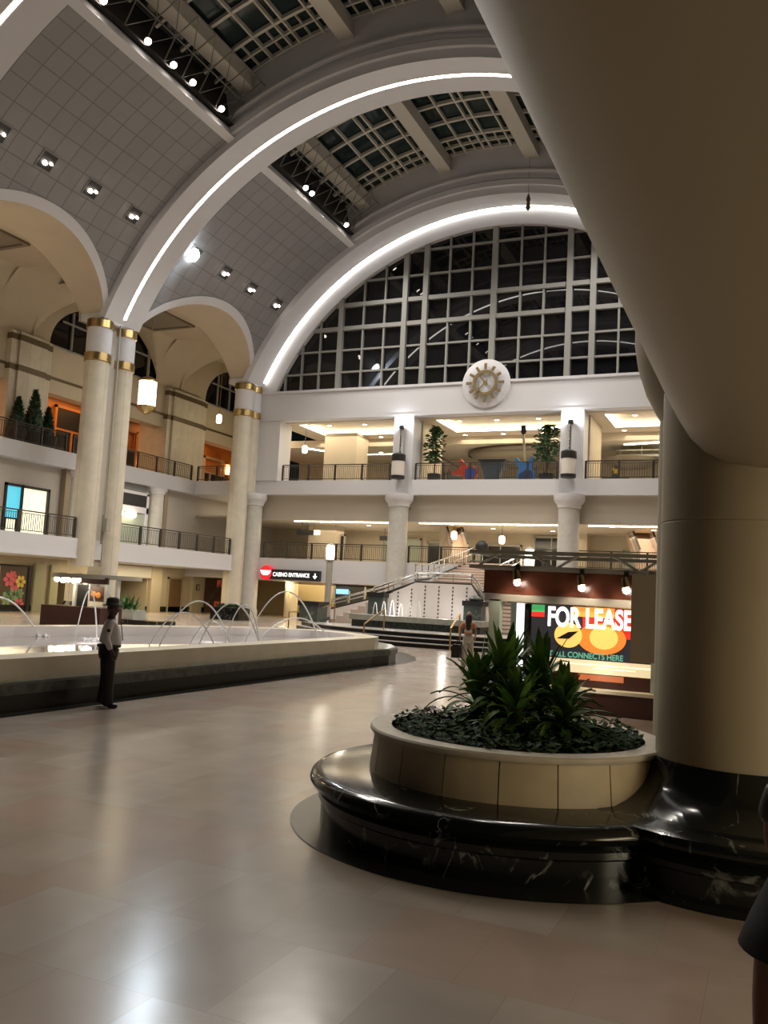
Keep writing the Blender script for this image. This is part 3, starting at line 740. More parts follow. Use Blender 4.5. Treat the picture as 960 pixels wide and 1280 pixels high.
for xa, xb, w in ((-30.6, -22.8, 'above the casino sign'), (-21.2, -11.9, 'over the head of the stairs'), (-10.2, -1, 'right of the second round column')):
    tagp(obj('cove_light', M().box(xa, xb, 52.92, 53.05, 6.72, 6.82), COVE, origin=(xa, 53, 6.7)), 'long thin cove light under the lower gallery beam %s' % w, 'cove light', 'cove lights in the lower gallery')
# downlights
def downlight(x, y, z, label, group):
    t = thing('downlight', label, 'ceiling light', (x, y, z), group)
    rg = obj('ring', M().lathe([(.17, -.03), (.2, -.02), (.2, .0)], (x, y, z), 14), WHITE, t); obj('lamp', M().cyl(x, y, z-.035, z-.02, .15, 12), LAMPW, rg)
GD = 'downlights in the upper gallery ceiling'; GL = 'downlights in the lower gallery ceiling'
for k, x in enumerate((-29.3, -26.5, -23.9)): downlight(x, 54.9, 13.9, 'small downlight left of the first square pier, %s of the front three' % ('first', 'second', 'third')[k], GD)
for k, x in enumerate((-19.4, -16.8, -14.0)): downlight(x, 54.9, 13.9, 'small downlight above the guitars, %s of the front three' % ('first', 'second', 'third')[k], GD)
for k, x in enumerate((-7.9, -5.0)): downlight(x, 54.9, 13.9, 'small downlight right of the second square pier, %s of the front pair' % ('first', 'second')[k], GD)
for k, (x, y) in enumerate(((-30.3, 57.8), (-26.5, 57.8), (-20, 57.9), (-17.2, 57.9), (-14.5, 57.9), (-9.0, 57.9), (-6.3, 57.9))): downlight(x, y, 13.55, 'small downlight just behind the upper cove lights, number %s from the corner' % ('one', 'two', 'three', 'four', 'five', 'six', 'seven')[k], GD)
for k, (x, y) in enumerate(((-30.5, 60.5), (-28, 61.2), (-26, 60.8))): downlight(x, y, 13.0, 'round downlight deep in the upper gallery left of the first square pier, %s one' % ('first', 'middle', 'last')[k], GD)
for k, (x, y) in enumerate(((-30, 56), (-27.2, 58), (-25, 55.5), (-20, 56), (-18, 59), (-15.2, 56), (-14, 60), (-9.3, 56), (-7, 58), (-5, 55.6))):
    downlight(x, y, 7.0, 'small round downlight in the lower gallery ceiling, %s from the corner column' % ('first', 'second', 'third', 'fourth', 'fifth', 'sixth', 'seventh', 'eighth', 'ninth', 'tenth')[k], GL)

# end columns (lower storeys) and square piers (upper storey)
for x, lb in ((-33.0, 'round grey stone column tucked behind the second tall column'), (-22.02, 'round grey stone column carrying the upper gallery above the stairs'), (-11.05, 'round grey stone column rising behind the kiosk truss')):
    t = thing('gallery_column', lb, None, (x, 51.35, 0), kind='structure')
    obj('shaft', M().lathe([(.72, 0), (.72, .4), (.65, .6), (.62, 7.6)], (x, 51.35, 0), 32), mat('grey_stone', (.47, .45, .41), .5, noise=.05), t, True)
    obj('capital', M().lathe([(.62, 7.6), (.7, 7.66), (.7, 7.8), (.86, 8.0), (.92, 8.1), (.92, 8.45)], (x, 51.35, 0), 32), WHITE, t, True)
for x, lb in ((-22.02, 'first'), (-11.05, 'second')):
    o = struct('square_pier_column', M().box(x-.7, x+.7, 51.5, 52.9, 9.42, 13.6), WHITE); o['label'] = '%s square white pier of the upper gallery, with an uplight' % lb
    o2 = struct('pier_wing_column', M().box(x+.1, x+.8, 52.9, 56.7, 9.42, 13.55), BEIGE)
    t = thing('pier_uplight', 'tall uplight with a white drum base on the %s square pier of the upper gallery' % lb, 'lamp', (x, 51.2, 9.42), 'uplights on the square piers')
    obj('drum_shade', M().lathe([(.42, 9.62), (.42, 10.55)], (x-.05, 51.0, 0), 24), mat('drum_cream', (.62, .58, .52), .5), t, True)
    obj('drum_foot', M().lathe([(.44, 9.42), (.46, 9.62), (.3, 9.62)], (x-.05, 51.0, 0), 24), DARK, t, True)
    obj('drum_trim', M().lathe([(.43, 10.55), (.46, 10.6), (.46, 10.98), (.2, 11.1)], (x-.05, 51.0, 0), 24), DARK, t, True)
    obj('rod', M().tube([(x-.05, 51.2, 11.0), (x-.05, 51.2, 12.7)], .09, 10), CHROME, t, True)
    obj('lamp_head', M().lathe([(.1, 12.65), (.16, 12.75), (.16, 12.95)], (x-.05, 51.25, 0), 14).box(x-.1, x, 51.2, 51.5, 12.7, 12.8), DARK, t)
    obj('lamp', M().cyl(x-.05, 51.25, 12.95, 12.98, .14, 12), LAMPC, t)
    point('pier_uplight_light', (x-.05, 51.1, 13.15), 75, (.9, .95, 1), .06)

# back walls of the galleries
struct('wall_end_upper', M().box(-38, 1, 66, 66.4, 9.42, 13.9), TANW)
struct('wall_end_gallery', M().box(-38.9, 1, 64, 64.4, 4.07, 7.0), TANW)
struct('wall_end_right', M().box(0, 1, 51.5, 68, 0, 14), TANW)
gw = M(); gw.box(-31.5, -28.7, 55.6, 56, 0, 2.55).box(-28.7, -22.9, 60.5, 61, 0, 2.55).box(-38.5, -33.8, 60.4, 61, 0, 2.55).box(-26.2, 1, 57.0, 57.4, 0, 2.55)
struct('wall_end_ground', gw, mat('ochre_wall', (.50, .40, .22), .5))
struct('baseboard_end', M().box(-31.5, -28.7, 55.52, 55.6, 0, .35), BLACKM)
t = thing('gallery_column', 'spotlit cream column under the casino sign', None, (-31.0, 54.0, 0), kind='structure')
obj('shaft', M().cyl(-31.2, 54.2, 0, 2.55, .48), mat('cream_stone', (.66, .58, .42), .45), t, True)
point('casino_spot_light', (-31.2, 53.3, 2.2), 40, (1, .8, .45), .05)
point('end_wall_spot_light', (-24.9, 56.4, 1.9), 30, (1, .78, .42), .05)
def simple_shop(x0, x1, y, z0, z1, label, lit=False):
    t = thing('shop_front', label, 'shop front', ((x0+x1)/2, y, z0), 'shop fronts at the back of the end galleries')
    f = M().box(x0, x1, y-.1, y, z1-.15, z1).box(x0, x0+.12, y-.1, y, z0, z1).box(x1-.12, x1, y-.1, y, z0, z1)
    k = max(2, int((x1-x0)/1.3))
    for i in range(1, k): xx = x0+(x1-x0)*i/k; f.box(xx-.04, xx+.04, y-.08, y, z0, z1)
    obj('frame', f, GREYM, t)
    obj('glazing', M().box(x0, x1, y-.03, y-.01, z0, z1), mat('lit_shop_glass', (.26, .27, .18), .3, emis=.3) if lit else SHOPG, t)
simple_shop(-31.4, -29.9, 60.3, 9.42, 12.6, 'tall dark brown doorway at the back of the upper gallery beside the corner')
simple_shop(-29.0, -26.4, 65.9, 9.42, 12.0, 'greenish lit shop window at the back of the upper gallery', True)
simple_shop(-25.9, -22.6, 65.9, 9.42, 12.2, 'dark shop front behind the upper railing beside the first square pier')
simple_shop(-20.5, -17.2, 63.9, 4.07, 6.2, 'dark shop front on the lower gallery between the first round column and stairs')
simple_shop(-32.2, -29.8, 59.5, 4.07, 6.4, 'dark doorway on the lower gallery next to the corner')
simple_shop(-28.6, -25.3, 63.9, 4.07, 6.5, 'greenish lit shop front on the lower gallery above the casino sign', True)
simple_shop(-24.8, -22.3, 63.9, 4.07, 6.3, 'dark shop front on the lower gallery left of the first round column')
simple_shop(-16.3, -13.6, 63.9, 4.07, 6.9, 'black panelled shop front on the lower gallery left of the second round column')
simple_shop(-9.8, -1.6, 63.9, 4.07, 6.0, 'wide shop front on the lower gallery right of the second round column', True)
simple_shop(-10, -1.5, 65.9, 9.42, 11.3, 'wide dark shop front at the back of the upper gallery right of the second pier')
simple_shop(-19.8, -12.4, 65.9, 9.42, 11.7, 'lit shop front at the back of the upper gallery behind the guitars', True)
simple_shop(-32.5, -31.55, 58.0, 0, 2.4, 'narrow dark window left of the spotlit column under the casino sign')
# dark entrance with a blue screen, ground floor
t = thing('dark_entrance', 'dark glazed entrance with a small blue screen right of the casino sign wall', 'entrance', (-27.5, 55.6, 0))
obj('dark_opening', M().box(-28.7, -26.3, 56.0, 56.3, 0, 2.5), BLACK, t)
obj('frame', M().box(-28.7, -28.6, 55.9, 56.0, 0, 2.5).box(-27.5, -27.42, 55.9, 56.0, 0, 2.1).box(-26.3, -26.2, 55.9, 56.0, 0, 2.5), GREYM, t)
obj('blue_screen', M().box(-28.5, -27.55, 55.85, 55.95, 1.85, 2.2), mat('blue_screen', (.15, .4, .9), emis=1.6), t)
obj('header_sign', M().box(-26.1, -22.9, 55.9, 56.1, 2.1, 2.5), BLACK, t)
# square beige columns standing inside the galleries
for (x0, x1, y0, y1, z0, z1) in ((-30.2, -27.6, 56.0, 58, 9.42, 13.55), (-32.5, -30.2, 58.5, 60, 4.07, 7.0), (-13.3, -12.0, 62, 63, 4.07, 7.0), (-21.6, -20.7, 58, 59, 4.07, 7)):
    struct('inner_pier_column', M().box(x0, x1, y0, y1, z0, z1), BEIGE)
# exit-type hanging signs in the lower gallery
for x, y, z, lb in ((-30.6, 55, 6.1, 'dark hanging sign with a lit end above the corner doorway on the lower gallery'), (-26.5, 60.5, 6.2, 'dark hanging sign over the greenish shop on the lower gallery')):
    t = thing('hanging_sign', lb, 'sign', (x, y, z), None)
    obj('sign_board', M().box(x-.9, x+.5, y-.05, y+.05, z-.15, z+.2), BLACK, t); obj('lit_end', M().box(x+.5, x+.95, y-.05, y+.05, z-.12, z+.2), mat('lit_sign_cream', (1, .85, .55), emis=2.5), t)
    obj('hanger', M().tube([(x-.5, y, z+.2), (x-.5, y, 7.0)], .02, 5).tube([(x+.5, y, z+.2), (x+.5, y, 7.0)], .02, 5), DARK, t)
# oval bulkhead hanging in the upper gallery
t = thing('oval_bulkhead', 'large shallow oval ceiling bowl behind the guitars on the upper gallery', 'ceiling feature', (-16, 61.5, 12.2))
m = M(); prof = [(.05, 11.75), (2.5, 11.85), (4.3, 12.2), (5.0, 12.65), (5.1, 12.9), (4.9, 13.0)]
m.lathe(prof, (0, 0, 0), 48); m.v = [(p[0]*.92-16.2, p[1]*.55+61.8, p[2]-.04) for p in m.v]
obj('bowl', m, mat('bulkhead_brown', (.20, .17, .12), .5), t, True)
m = M(); m.lathe([(5.12, 12.62), (5.2, 12.75), (5.12, 12.9)], (0, 0, 0), 48, capb=False, capt=False); m.v = [(p[0]*.92-16.2, p[1]*.55+61.8, p[2]-.04) for p in m.v]
obj('rim', m, mat('bulkhead_rim', (.10, .08, .055), .5), t, True)
t = thing('oval_bulkhead', 'small oval ceiling bowl above the person in yellow on the upper gallery', 'ceiling feature', (-7.4, 61.5, 12.0))
m = M(); m.lathe([(.05, 11.4), (1.5, 11.55), (2.4, 11.95), (2.5, 12.2)], (0, 0, 0), 40); m.v = [(p[0]*.75-9.0, p[1]*.6+61.3, p[2]) for p in m.v]
obj('bowl', m, mat('bulkhead_brown', (.2, .17, .12), .5), t, True)
m = M().box(-9.9, -6.6, 60.4, 60.6, 12.2, 12.35).box(-9.9, -6.6, 60.4, 60.6, 12.6, 12.7)
for x in (-9.6, -8.2, -6.9): m.box(x-.02, x+.02, 60.48, 60.52, 12.2, 13.0)
obj('hanging_rail', m, GREYM, t)

# escalators seen behind the lower gallery
def escalator(x0, y0, z0, x1, y1, z1, w, label):
    t = thing('escalator', label, 'escalator', (x0, y0, 4.07), 'escalators behind the lower gallery')
    a, b = Vector((x0, y0, z0)), Vector((x1, y1, z1)); up = Vector((0, 0, 1))
    obj('truss_body', M().beam(a, b, w, .7), mat('escalator_pink', (.62, .45, .34), .4), t)
    d = (b-a).normalized(); r = d.cross(up).normalized()
    for s in (-1, 1):
        obj('balustrade', M().beam(a+r*s*w*.45+up*.8, b+r*s*w*.45+up*.8, .05, .7), mat('escalator_side', (.45, .40, .34), .3), t)
        obj('handrail', M().beam(a+r*s*w*.45+up*1.2, b+r*s*w*.45+up*1.2, .1, .08), BLACK, t)
escalator(-19.2, 55.5, 4.45, -21.8, 60.5, 7.0, 1.2, 'escalator rising behind the head of the stairs')
escalator(-7.0, 56.5, 4.45, -8.6, 62, 7.0, 1.4, 'pinkish escalator rising behind the lower rail beyond the second round column')
for x, y, z, lb in ((-16.75, 57, 6.05, 'small glowing pendant over the head of the stairs, right one'), (-20.0, 56.5, 6.25, 'small glowing pendant over the escalator behind the stairs'), (-31.0, 54.5, 12.1, 'small glowing pendant in the upper gallery next to the corner')):
    t = thing('pendant_lamp', lb, 'lamp', (x, y, z), 'small pendants in the end galleries')
    obj('glass_shade', M().lathe([(.14, z-.25), (.2, z-.15), (.2, z+.2), (.1, z+.3)], (x, y, 0), 14), LANT, t, True)
    obj('rod', M().tube([(x, y, z+.3), (x, y, 7.0 if z < 9 else 13.9)], .015, 5), DARK, t)

# window wall
t = thing('window_4', None, None, (CX, 51.6, 15.62), kind='structure')
n = 60; pts = [(CX+16.9*sin(-1.16+2.32*k/n), CZ+16.9*cos(-1.16+2.32*k/n)) for k in range(n+1)]
m = M(); m.add([(CX, 51.72, 15.62)]+[(x, 51.72, max(z, 15.5)) for x, z in pts], [(0, k+1, k+2) for k in range(n)])
pane = obj('window_pane', m, GLASSD, t)
mv = M(); xc = -16.3
def topz(x): return CZ+sqrt(max(.1, 16.95**2-(x-CX)**2))
thick = [xc, xc-4.65, xc-6.08, xc+4.8, xc+6.25, xc-10.75, xc+10.9]
thin = [xc-1.5, xc-3.05, xc+1.7, xc+3.2, xc-7.55, xc-9.1, xc-12.3, xc-13.65, xc-14.9, xc+7.8, xc+9.3, xc+12.4, xc+13.8]
for x in thick: mv.box(x-.17, x+.17, 51.38, 51.7, 15.6, topz(x))
for x in thin: mv.box(x-.06, x+.06, 51.5, 51.7, 15.6, topz(x))
obj('mullion', mv, FRAMEM, t)
mh = M()
for z, w in ((16.82, .06), (18.34, .06), (19.84, .14), (21.46, .14), (23.08, .06), (24.75, .06)):
    h = sqrt(max(0, 16.9**2-(z-CZ)**2)); mh.box(CX-h, CX+h, 51.45 if w > .1 else 51.52, 51.7, z-w, z+w)
obj('transom', mh, FRAMEM, t)
# lit windows of a building across the street
t = thing('office_building', 'lit office windows seen through the dark glass left of the clock', 'building', (-28, 95, 0))
obj('facade', M().box(-40, -18, 96, 104, 0, 44), mat('facade_dark', (.02, .02, .02), .8), t)
m = M()
# ---------------------------------------------------------------- clock
t = thing('wall_clock', 'gold gear-rimmed clock on a white half disc above the end gallery', 'clock', (-16.5, 51.3, 15.45))
cc = (-16.5, 15.45)
m = M(); m.lathe([(1.55, 0), (1.55, .14), (1.50, .17), (.05, .17)], (0, 0, 0), 48); m.v = [(cc[0]+a, 51.42-c, cc[1]+b) for a, b, c in m.v]
obj('backing_disc', m, WHITE, t, True)
m = M(); m.lathe([(.62, .28), (.62, .36), (.82, .36), (.82, .28)], (0, 0, 0), 40, capb=False, capt=False); m.v = [(cc[0]+a, 51.42-c, cc[1]+b) for a, b, c in m.v]
GOLD = mat('dull_gold', (.26, .19, .09), .4, .5)
obj('ring', m, GOLD, t, True)
for k in range(12):
    a = k*pi/6; r0, r1 = .86, 1.16 if k % 3 else 1.24
    m = M().beam((cc[0]+sin(a)*r0, 51.09, cc[1]+cos(a)*r0), (cc[0]+sin(a)*r1, 51.09, cc[1]+cos(a)*r1), .17, .08, up=(0, 1, 0))
    obj('hour_marker', m, GOLD, t)
for a, r1, w in ((radians(-38), .58, .09), (radians(222), 1.05, .07)):
    obj('clock_hand', M().beam((cc[0]-sin(a)*.25, 51.02, cc[1]-cos(a)*.25), (cc[0]+sin(a)*r1, 51.02, cc[1]+cos(a)*r1), w, .03, up=(0, 1, 0)), GOLD, t)
obj('hub', M().tube([(cc[0], 51.0, cc[1]), (cc[0], 51.2, cc[1])], .12, 14), GOLD, t)
m = M()
for dx, dz in ((0, 0), (1.9, .6), (4.0, .5), (5.7, .4)): m.box(-33+dx, -31.9+dx, 95.88, 95.95, 29.6+dz-3, 31.0+dz-3)
obj('lit_window', m, mat('office_window_glow', (.55, .8, .55), emis=.5), bpy.data.objects['office_building'])
# small ornament hanging from the end arch
t = thing('hanging_ornament', 'small dark ornament hanging at the crown of the end arch', 'ornament', (-13.65, 49.0, 25.4))
obj('body', M().lathe([(.03, 25.4), (.16, 25.6), (.08, 25.9), (.14, 26.1), (.05, 26.4)], (-13.65, 49.2, 0), 12), BARK, t, True)
obj('cord', M().tube([(-13.65, 49.2, 26.4), (-13.65, 49.2, 29.6)], .012, 5), DARK, t)

# ---------------------------------------------------------------- casino sign
t = thing('casino_sign', 'black lit sign reading CASINO ENTRANCE with a round red logo on the end wall', 'sign', (-29.6, 51.4, 2.6))
obj('sign_board', M().box(-31.3, -27.45, 51.15, 51.5, 2.63, 3.3), BLACK, t)
m = M(); m.lathe([(.5, 0), (.5, .28), (.44, .33)], (0, 0, 0), 32); m.v = [(-31.55+a, 51.45-c, 3.05+b) for a, b, c in m.v]
obj('round_logo', m, mat('logo_red', (.70, .015, .03), .4, emis=.8), t)
LTX = mat('letter_white', (.95, .95, .95), emis=2.2)
lm = M().yprism([(-31.95, 3.2), (-31.88, 3.0), (-31.7, 2.88), (-31.4, 2.88), (-31.22, 3.0), (-31.15, 3.2)], 51.09, 51.12); obj('logo_mark', lm, LTX, t)
text('sign_lettering', 'CASINO ENTRANCE', (-30.98, 51.13, 2.84), .37, LTX, t, sx=.84, bold=.003)
m = M().box(-27.76, -27.70, 51.12, 51.15, 2.88, 3.12); m.add([(-27.9, 51.13, 2.95), (-27.56, 51.13, 2.95), (-27.73, 51.13, 2.75)], [(0, 1, 2)])
obj('arrow_symbol', m, LTX, t)

# ---------------------------------------------------------------- fountain
t = thing('fountain', 'long white stone fountain pool with water jets on a black marble base', 'fountain', (-14, 16, 0))
def off(poly, d):  # crude inward offset
    n = len(poly); out = []
    for i in range(n):
        p0, p1, p2 = Vector(poly[i-1]), Vector(poly[i]), Vector(poly[(i+1) % n])
        d1, d2 = (p1-p0).normalized(), (p2-p1).normalized(); n1 = Vector((-d1.y, d1.x)); n2 = Vector((-d2.y, d2.x)); nn = (n1+n2).normalized()
        k = d/max(.4, nn.dot(n1)); out.append(tuple(p1+nn*k))
    return out
OUT = [(-17.6, 2), (-10.45, 2), (-10.45, 14), (-10.35, 22.9), (-10.6, 23.7), (-11.4, 24.4), (-12.3, 24.9), (-13.4, 25.1), (-14.4, 24.5), (-15.6, 23.0), (-16.9, 19.4), (-17.5, 16)]
BASEP = [(-18.2, 1.6), (-10.3, 1.6), (-10.3, 22.6), (-10.2, 23.6), (-10.45, 24.7), (-11.1, 25.8), (-12.0, 26.6), (-13.4, 27.0), (-14.8, 26.0), (-16.2, 23.6), (-17.5, 19.6), (-18.1, 16)]
INL = [(-18.6, 1.2), (-10.03, 1.2), (-10.03, 23.0), (-10.05, 24.6), (-10.25, 25.9), (-10.8, 27.2), (-11.7, 28.6), (-12.9, 29.6), (-14.4, 29.2), (-16.3, 26.2), (-18.0, 20), (-18.5, 16)]
obj('floor_border', M().prism(INL, .001, .006), INLAY, t)
obj('black_base', M().prism(BASEP, .0, .27), mat('polished_black_stone', (.010, .010, .010), .3, spec=.25), t)
obj('rough_ledge', M().prism(off(BASEP, -.06), .27, .42), ROUGHM, t)
obj('ledge_top', M().prism(off(BASEP, .0), .42, .45), mat('grey_green_ledge', (.17, .18, .15), .3, noise=.2), t)
def ringwall(m, outer, inner, z0, z1):
    n = len(outer); vs = [(x, y, z0) for x, y in outer]+[(x, y, z1) for x, y in outer]+[(x, y, z0) for x, y in inner]+[(x, y, z1) for x, y in inner]; fs = []
    for i in range(n):
        j = (i+1) % n; fs += [(i, j, n+j, n+i), (2*n+j, 2*n+i, 3*n+i, 3*n+j), (n+i, n+j, 3*n+j, 3*n+i)]
    m.add(vs, fs); return m
IN = off(OUT, .62)
obj('pool_wall', ringwall(M(), OUT, IN, .45, .78), FOUNT, t)
obj('pool_lining', ringwall(M(), off(OUT, .625), off(OUT, .66), .45, .775), BASIN, t)
obj('pool_floor', M().prism(off(OUT, .6), .45, .47), BASIN, t)
obj('water_surface', M().prism(off(OUT, .64), .47, .53), mat('pool_water', (.34, .32, .31), .06, noise=.15, nscale=3, bump=.25, spec=.8), t)
WATER = mat('water_jet', (.95, .95, .95), .25, spec=.7)
def jet(p, q, h, r=.019, n=22):
    h *= .82
    p, q = Vector(p), Vector(q); pts = []
    for k in range(n+1):
        s = k/n; v = p.lerp(q, s); v.z = .53+h*4*s*(1-s); pts.append(v)
    obj('water_jet', M().tube(pts, [r*(.7+.5*k/n) for k in range(n+1)], 6), WATER, t, True)
jets = [((-18.9+.8, 15.0, 0), (-16.7, 16.6, 0), 1.15), ((-15.9, 17.0, 0), (-15.2, 17.0, 0), 1.5), 
        ((-13.6, 17.0, 0), (-12.1, 17.6, 0), 1.0), ((-13.0, 16.6, 0), (-12.2, 18.4, 0), 1.35), ((-13.3, 18.2, 0), (-11.9, 18.0, 0), .75),
        ((-12.3, 18.2, 0), (-11.6, 18.8, 0), 1.3), ((-12.35, 17.2, 0), (-10.9+-.3, 18.2, 0), 1.35), ((-12.0, 18.6, 0), (-11.2, 21.2, 0), 1.75), ((-12.2, 19.4, 0), (-11.3, 22.2, 0), .9),
        ]
for a, b, h in jets: jet(a, b, h)
m = M()
for a, b, h in jets:
    for c in (b,):
        for k in range(14):
            an = random.random()*6.28; rr = random.random()*.30; m.ball((c[0]+cos(an)*rr, c[1]+sin(an)*rr, .54), .02+random.random()*.045, 5)
obj('splash_foam', m, mat('foam', (.9, .9, .9), .4), t)['kind'] = 'stuff'

for x, y in ((-15.5, 12), (-14.6, 16), (-13.6, 19.5), (-12.6, 22.4)): point('pool_light', (x, y, .72), 26, (1, .93, .88), .12)
# ---------------------------------------------------------------- stairs with fountain wall
t = thing('grand_staircase', 'black stepped platform with pink stone stairs rising around a white fountain wall', 'staircase', (-14.5, 36, 0))
def front(dy): return [(-20.6, 36.0+dy), (-19.2, 34.4+dy), (-17.6, 33.3+dy), (-15.5, 32.5+dy), (-13.4, 32.15+dy), (-11.0, 32.3+dy), (-9.0, 32.9+dy), (-7, 34+dy), (-6, 36+dy)]
for k in range(3):
    poly = [(-20.6, 41)] + front(.45*k) + [(-6, 41)]
    poly = poly[::-1] if False else poly
    obj('step', M().prism(poly, .18*k, .18*k+.15), mat('polished_black_stone', (.010, .010, .010), .3, spec=.25), t)
    obj('step_nosing', M().prism([(-20.6, 41)]+front(.45*k-.02)+[(-6, 41)], .18*k+.15, .18*k+.18), mat('pale_nosing', (.42, .40, .37), .25), t)
obj('basin_wall', M().box(-17.2, -11.2, 35.4, 37.2, .54, .92), ROUGHM, t)
obj('basin_ledge', M().box(-17.3, -11.1, 35.3, 37.3, .84, 1.08), mat('grey_stone_ledge', (.34, .33, .28), .35, noise=.1), t)
point('stair_wall_fill_light', (-15.5, 35.9, 1.35), 22, (1, .92, .86), .15); point('stair_wall_fill_light', (-13, 35.9, 1.35), 22, (1, .92, .86), .15)  # fill lamps added to brighten the white stair wall
point('stair_light', (-9.5, 36.5, 3.4), 60, (1, .85, .7), .3); point('upper_stair_light', (-14.4, 44.5, 6.2), 120, (1, .88, .75), .3)
wall = [(-17.3, 1.0), (-11.4, 1.0), (-11.5, 1.75), (-12.25, 2.62), (-14.85, 2.62), (-17.3, 1.5)]
obj('fountain_wall', M().yprism(wall, 37.0, 37.4), mat('white_stair_wall', (.74, .68, .65), .4), t)
dm = M()
for k in range(9):
    x = -17.0+k*.66
    for z in [1.1+.17*i for i in range(9)]:
        zt = 1.5+(x+17.3)*.45 if x < -14.85 else (2.62 if x < -12.25 else 2.62-(x+12.25)*1.15)
        if z < zt-.08: dm.add([(x-.045, 36.985, z), (x, 36.985, z-.055), (x+.045, 36.985, z), (x, 36.985, z+.055)], [(0, 1, 2, 3)])
obj('diamond_inlay', dm, BLACK, t)['kind'] = 'stuff'
WJ = M()
for k in range(6):
    x = -16.6+k*.42; pts = [(x+s*.28, 36.3-.1*s, 1.0+ (1.0+.12*(k % 3))*4*s*(1-s)*.62) for s in [i/14 for i in range(15)]]
    obj('water_jet', M().tube(pts, .018, 5), WATER, t, True)
# left flight rising beside the wall and the white stringer behind it
lf = M(); nr = M()
for k in range(12):
    x = -19.5+k*.38; z = .54+.172*(k+1)
    if k < 7: lf.box(x, -16.9, 37.6, 38.7, .54 if k == 0 else z-.172, z); nr.box(x-.02, x+.03, 37.55, 39.6, z-.03, z+.004)
obj('flight', lf, PINK, t); 
obj('stringer_wall', M().yprism([(-20.0, .54), (-16.6, .54), (-16.6, 2.06), (-20.0, 1.12)], 38.7, 38.9), mat('white_stair_wall', (.74, .68, .65), .4), t)
# right flight rising away from the platform
rf = M(); nr = M()
for k in range(12):
    y = 37.0+k*.34; z = .54+.172*(k+1); rf.box(-11.3, -7.6, y, 41.5, z-.172, z); nr.box(-11.3, -7.6, y-.01, y+.0, z-.172, z-.10)  # nr: darker grey strip along the lower part of each riser
obj('flight', rf, PINK, t); obj('riser_strip', nr, mat('riser_grey', (.22, .17, .14), .6), t)
obj('landing', M().box(-16.4, -7.6, 39.0, 42.3, 2.45, 2.62), PINK, t)
obj('landing_wall', M().box(-16.4, -7.6, 41.5, 42.2, 0, 2.45), mat('white_stair_wall', (.74, .68, .65), .4), t)
uf = M(); ur = M()
for k in range(9):
    y = 42.3+k*.72; z = 2.62+.161*(k+1); uf.box(-16.3, -12.6, y, 49.0, z-.161, z); ur.box(-16.3, -12.6, y-.01, y, z-.161, z-.10)  # ur: the same grey strip low on each upper riser
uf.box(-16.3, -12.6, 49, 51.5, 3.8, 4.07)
obj('upper_flight', uf, PINK, t); obj('upper_riser_strip', ur, mat('riser_grey', (.22, .17, .14), .6), t)
obj('upper_flight_side', M().yprism([(-16.5, 2.45), (-16.3, 2.45), (-16.3, 2.7), (-16.5, 2.7)], 42.3, 42.4), WHITE, t)
# newels
def newel(x0, x1, y0, y1, z0, z1, dome=False):
    obj('newel', M().box(x0, x1, y0, y1, z0, z1-.22), GREENM, t)
    obj('newel_cap', M().box(x0-.06, x1+.06, y0-.06, y1+.06, z1-.22, z1), BLACK, t)
    if dome: obj('newel_ball', M().ball(((x0+x1)/2, (y0+y1)/2, z1+.08), .3, 10, .5), GREENM, t, True)
newel(-16.95, -16.2, 36.5, 37.2, 1.0, 2.08); newel(-12.3, -11.5, 36.4, 37.15, .54, 1.92, True); newel(-20.6, -19.6, 36.6, 37.6, .54, 1.5)
# balustrade
def balus(pts, h, lbl):
    pts = [Vector(p) for p in pts]
    obj('balustrade_base', M().tube(pts, .055, 6), BLACK, t)
    obj('balustrade_rail', M().tube([p+Vector((0, 0, h)) for p in pts], .05, 8), CHROME, t)
    obj('balustrade_midrail', M().tube([p+Vector((0, 0, h*.55)) for p in pts], .03, 6), CHROME, t)
    m = M()
    for a, b in zip(pts[:-1], pts[1:]):
        n = max(1, int((b-a).length/.75))
        for k in range(n+1):
            p = a.lerp(b, k/n); m.tube([p, p+Vector((0, 0, h))], .03, 5)
    obj('baluster', m, CHROME, t)
balus([(-20.0, 38.8, 1.17), (-18.3, 38.8, 1.64), (-16.7, 38.8, 2.1)], .42, '')
balus([(-17.0, 37.2, 1.85), (-14.85, 37.2, 2.66), (-12.25, 37.2, 2.66), (-11.6, 37.0, 1.95)], .42, '')
balus([(-16.3, 40.5, 2.8), (-16.3, 42.3, 2.9), (-16.3, 49.5, 4.25), (-16.3, 51.4, 4.3)], .75, '')
balus([(-12.7, 42.3, 2.9), (-12.7, 49.5, 4.25)], .75, '')
obj('newel_ball', M().ball((-16.1, 50.6, 5.15), .42, 12), BLACK, t, True)
def brass_rail(pts, label):
    t2 = thing('brass_handrail', label, 'handrail', pts[0], 'brass handrails on the platform steps')
    obj('rail', M().tube(pts, .035, 8), BRASS, t2, True); obj('post', M().tube([(pts[-1][0], pts[-1][1], pts[-1][2]), (pts[-1][0], pts[-1][1], .54)], .03, 8), BRASS, t2)
brass_rail([(-20.9, 36.2, .0), (-20.9, 36.2, .95), (-20.3, 36.9, 1.0), (-19.0, 37.2, 1.45)], 'brass handrail at the far left end of the black steps')
brass_rail([(-15.1, 32.25, .0), (-15.1, 32.25, .78), (-14.95, 33.9, 1.4)], 'brass handrail in the middle of the black steps below the fountain wall')
brass_rail([(-11.3, 32.0, .0), (-11.3, 32.0, .85), (-11.6, 33.9, 1.4)], 'brass handrail beside the walking woman')

